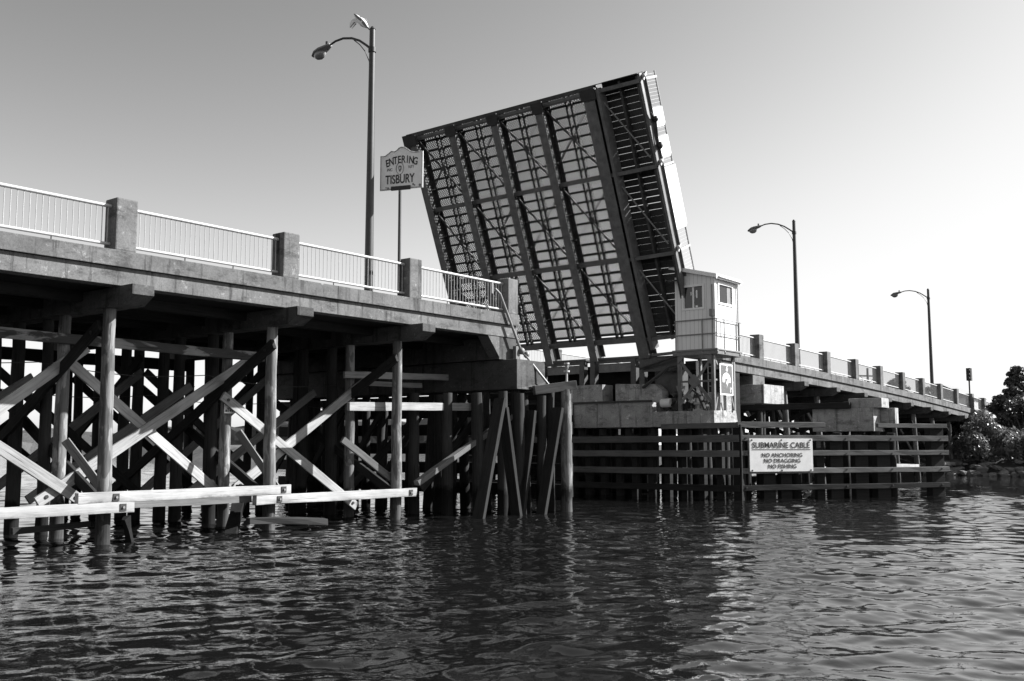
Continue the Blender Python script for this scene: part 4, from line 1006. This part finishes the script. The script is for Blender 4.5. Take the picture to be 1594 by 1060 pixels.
# ------------------------------------------------------------------ water
def water():
    rgn = np.random.default_rng(11)
    fine = np.linspace(-44, 44, 840); wide = np.linspace(44, 316, 60)[1:-1]
    ang_ = np.radians(np.concatenate([fine, wide]) + 38.6)
    r = [1.0]
    while r[-1] < 6: r.append(r[-1] * 1.05)
    while r[-1] < 60: r.append(r[-1] * 1.0032)
    while r[-1] < 4500: r.append(r[-1] * 1.03)
    r = np.array(r); na, nr_ = len(ang_), len(r)
    RR, AA = np.meshgrid(r, ang_, indexing='ij')
    X = RR * np.cos(AA); Y = RR * np.sin(AA) - 21.0; Z = np.zeros_like(X)
    spacing = np.maximum(RR * .0032, RR * np.radians(88 / 840))
    # gusty patches: ripples are stronger in some places than in others
    gust = .85 + .35 * np.sin(X * .21 + Y * .13 + 1.0) * np.sin(Y * .17 - X * .06) + .2 * np.sin(X * .5 - Y * .33)
    gust = np.clip(gust, .3, 1.4)
    main = np.radians(38.6 + 180 + 14)
    for k in range(80):
        lam = .19 * (1.9 / .19) ** (rgn.random() ** .8) if k > 5 else 1.8 + .5 * k
        d = main + rgn.normal() * (.5 if lam > 1 else .85)
        kx, ky = 2 * np.pi / lam * np.cos(d), 2 * np.pi / lam * np.sin(d)
        slope = SL * (.6 if lam > 1.6 else 1.0)
        amp = slope * lam / (2 * np.pi)
        fade = np.clip((lam / spacing - 2.2) / 1.8, 0, 1)
        ph = kx * X + ky * Y + rgn.random() * 6.28 + .6 * np.sin(X * .3 + k) + .5 * np.sin(Y * .27 + 2 * k)
        s = np.sin(ph)
        Z += amp * fade * gust * (s + .2 * np.cos(2 * ph))
    Z[RR > 120] *= 0
    me = bpy.data.meshes.new('water')
    co = np.stack([X, Y, Z], -1).reshape(-1, 3).astype(np.float32)
    i, j = np.meshgrid(np.arange(nr_ - 1), np.arange(na), indexing='ij'); j2 = (j + 1) % na
    q = np.stack([i * na + j, (i + 1) * na + j, (i + 1) * na + j2, i * na + j2], -1).reshape(-1, 4).astype(np.int32)
    me.vertices.add(len(co)); me.vertices.foreach_set('co', co.ravel())
    me.loops.add(q.size); me.loops.foreach_set('vertex_index', q.ravel())
    me.polygons.add(len(q)); me.polygons.foreach_set('loop_start', np.arange(0, q.size, 4, dtype=np.int32)); me.polygons.foreach_set('loop_total', np.full(len(q), 4, np.int32))
    me.polygons.foreach_set('use_smooth', np.ones(len(q), bool)); me.update(calc_edges=True); me.validate()
    t = NT('sea_water'); t.rough(.03); t.b.inputs['Base Color'].default_value = g(.006); t.b.inputs['IOR'].default_value = 1.34
    a = t.noise(4.0, detail=4, rough=.6, rand=False, dist=.3); b = t.noise(14.0, detail=2, rough=.6, rand=False)
    t.bump(t.math('ADD', t.mul(a, 1.0), t.mul(b, .2)), .14, .03)
    me.materials.append(t.m)
    o = bpy.data.objects.new('water', me); COL.objects.link(o); tag(o, kind='structure')
SL = .0150
water()

# ------------------------------------------------------------------ sky, sun, camera
SUN_AZ, SUN_EL = R(-40), R(34.5)
w = bpy.data.worlds.new('World'); sc.world = w; w.use_nodes = True; nt = w.node_tree; nt.nodes.clear()
out = nt.nodes.new('ShaderNodeOutputWorld'); bg = nt.nodes.new('ShaderNodeBackground'); sky = nt.nodes.new('ShaderNodeTexSky')
sky.sky_type = 'NISHITA'; sky.sun_disc = False; sky.sun_elevation = SUN_EL; sky.sun_rotation = math.pi / 2 - SUN_AZ
sky.air_density = 1.0; sky.dust_density = 1.3; sky.ozone_density = 1.0
sep = nt.nodes.new('ShaderNodeSeparateColor'); nt.links.new(sky.outputs[0], sep.inputs[0])
def wm(op, a, b):
    o = nt.nodes.new('ShaderNodeMath'); o.operation = op
    for i, x in enumerate((a, b)):
        if isinstance(x, (int, float)): o.inputs[i].default_value = x
        else: nt.links.new(x, o.inputs[i])
    return o.outputs[0]
grey = wm('ADD', wm('MULTIPLY', sep.outputs[0], .75), wm('MULTIPLY', sep.outputs[1], .25))
grey = wm('POWER', grey, 1.6)
cp = 6.9
grey = wm('DIVIDE', grey, wm('POWER', wm('ADD', 1.0, wm('POWER', wm('DIVIDE', grey, cp), 4.0)), .25))   # the bright sky round the sun rolls off softly
nt.links.new(grey, bg.inputs[0]); bg.inputs[1].default_value = .063; nt.links.new(bg.outputs[0], out.inputs[0])
sl = bpy.data.lights.new('sun', 'SUN'); sl.energy = 5.0; sl.angle = R(.53); sl.color = (1, 1, 1)
so_ = bpy.data.objects.new('sun', sl); COL.objects.link(so_)
dv = Vector((math.cos(SUN_EL) * math.cos(SUN_AZ), math.cos(SUN_EL) * math.sin(SUN_AZ), math.sin(SUN_EL)))
so_.rotation_euler = dv.to_track_quat('Z', 'Y').to_euler()

cam = bpy.data.cameras.new('camera'); cam.sensor_width = 36; cam.lens = 1560 / 1594 * 36; cam.clip_end = 9000; cam.clip_start = .1
co_ = bpy.data.objects.new('camera', cam); COL.objects.link(co_); co_.location = (0, -21, 2.2)
co_.rotation_euler = (R(90) + math.atan(162 / 1560), 0, R(38.6 - 90)); sc.camera = co_
sc.view_settings.view_transform = 'Standard'; sc.view_settings.look = 'None'; sc.view_settings.exposure = 1.3; sc.view_settings.gamma = 1.0
sc.cycles.max_bounces = 6; sc.cycles.diffuse_bounces = 2; sc.cycles.glossy_bounces = 4
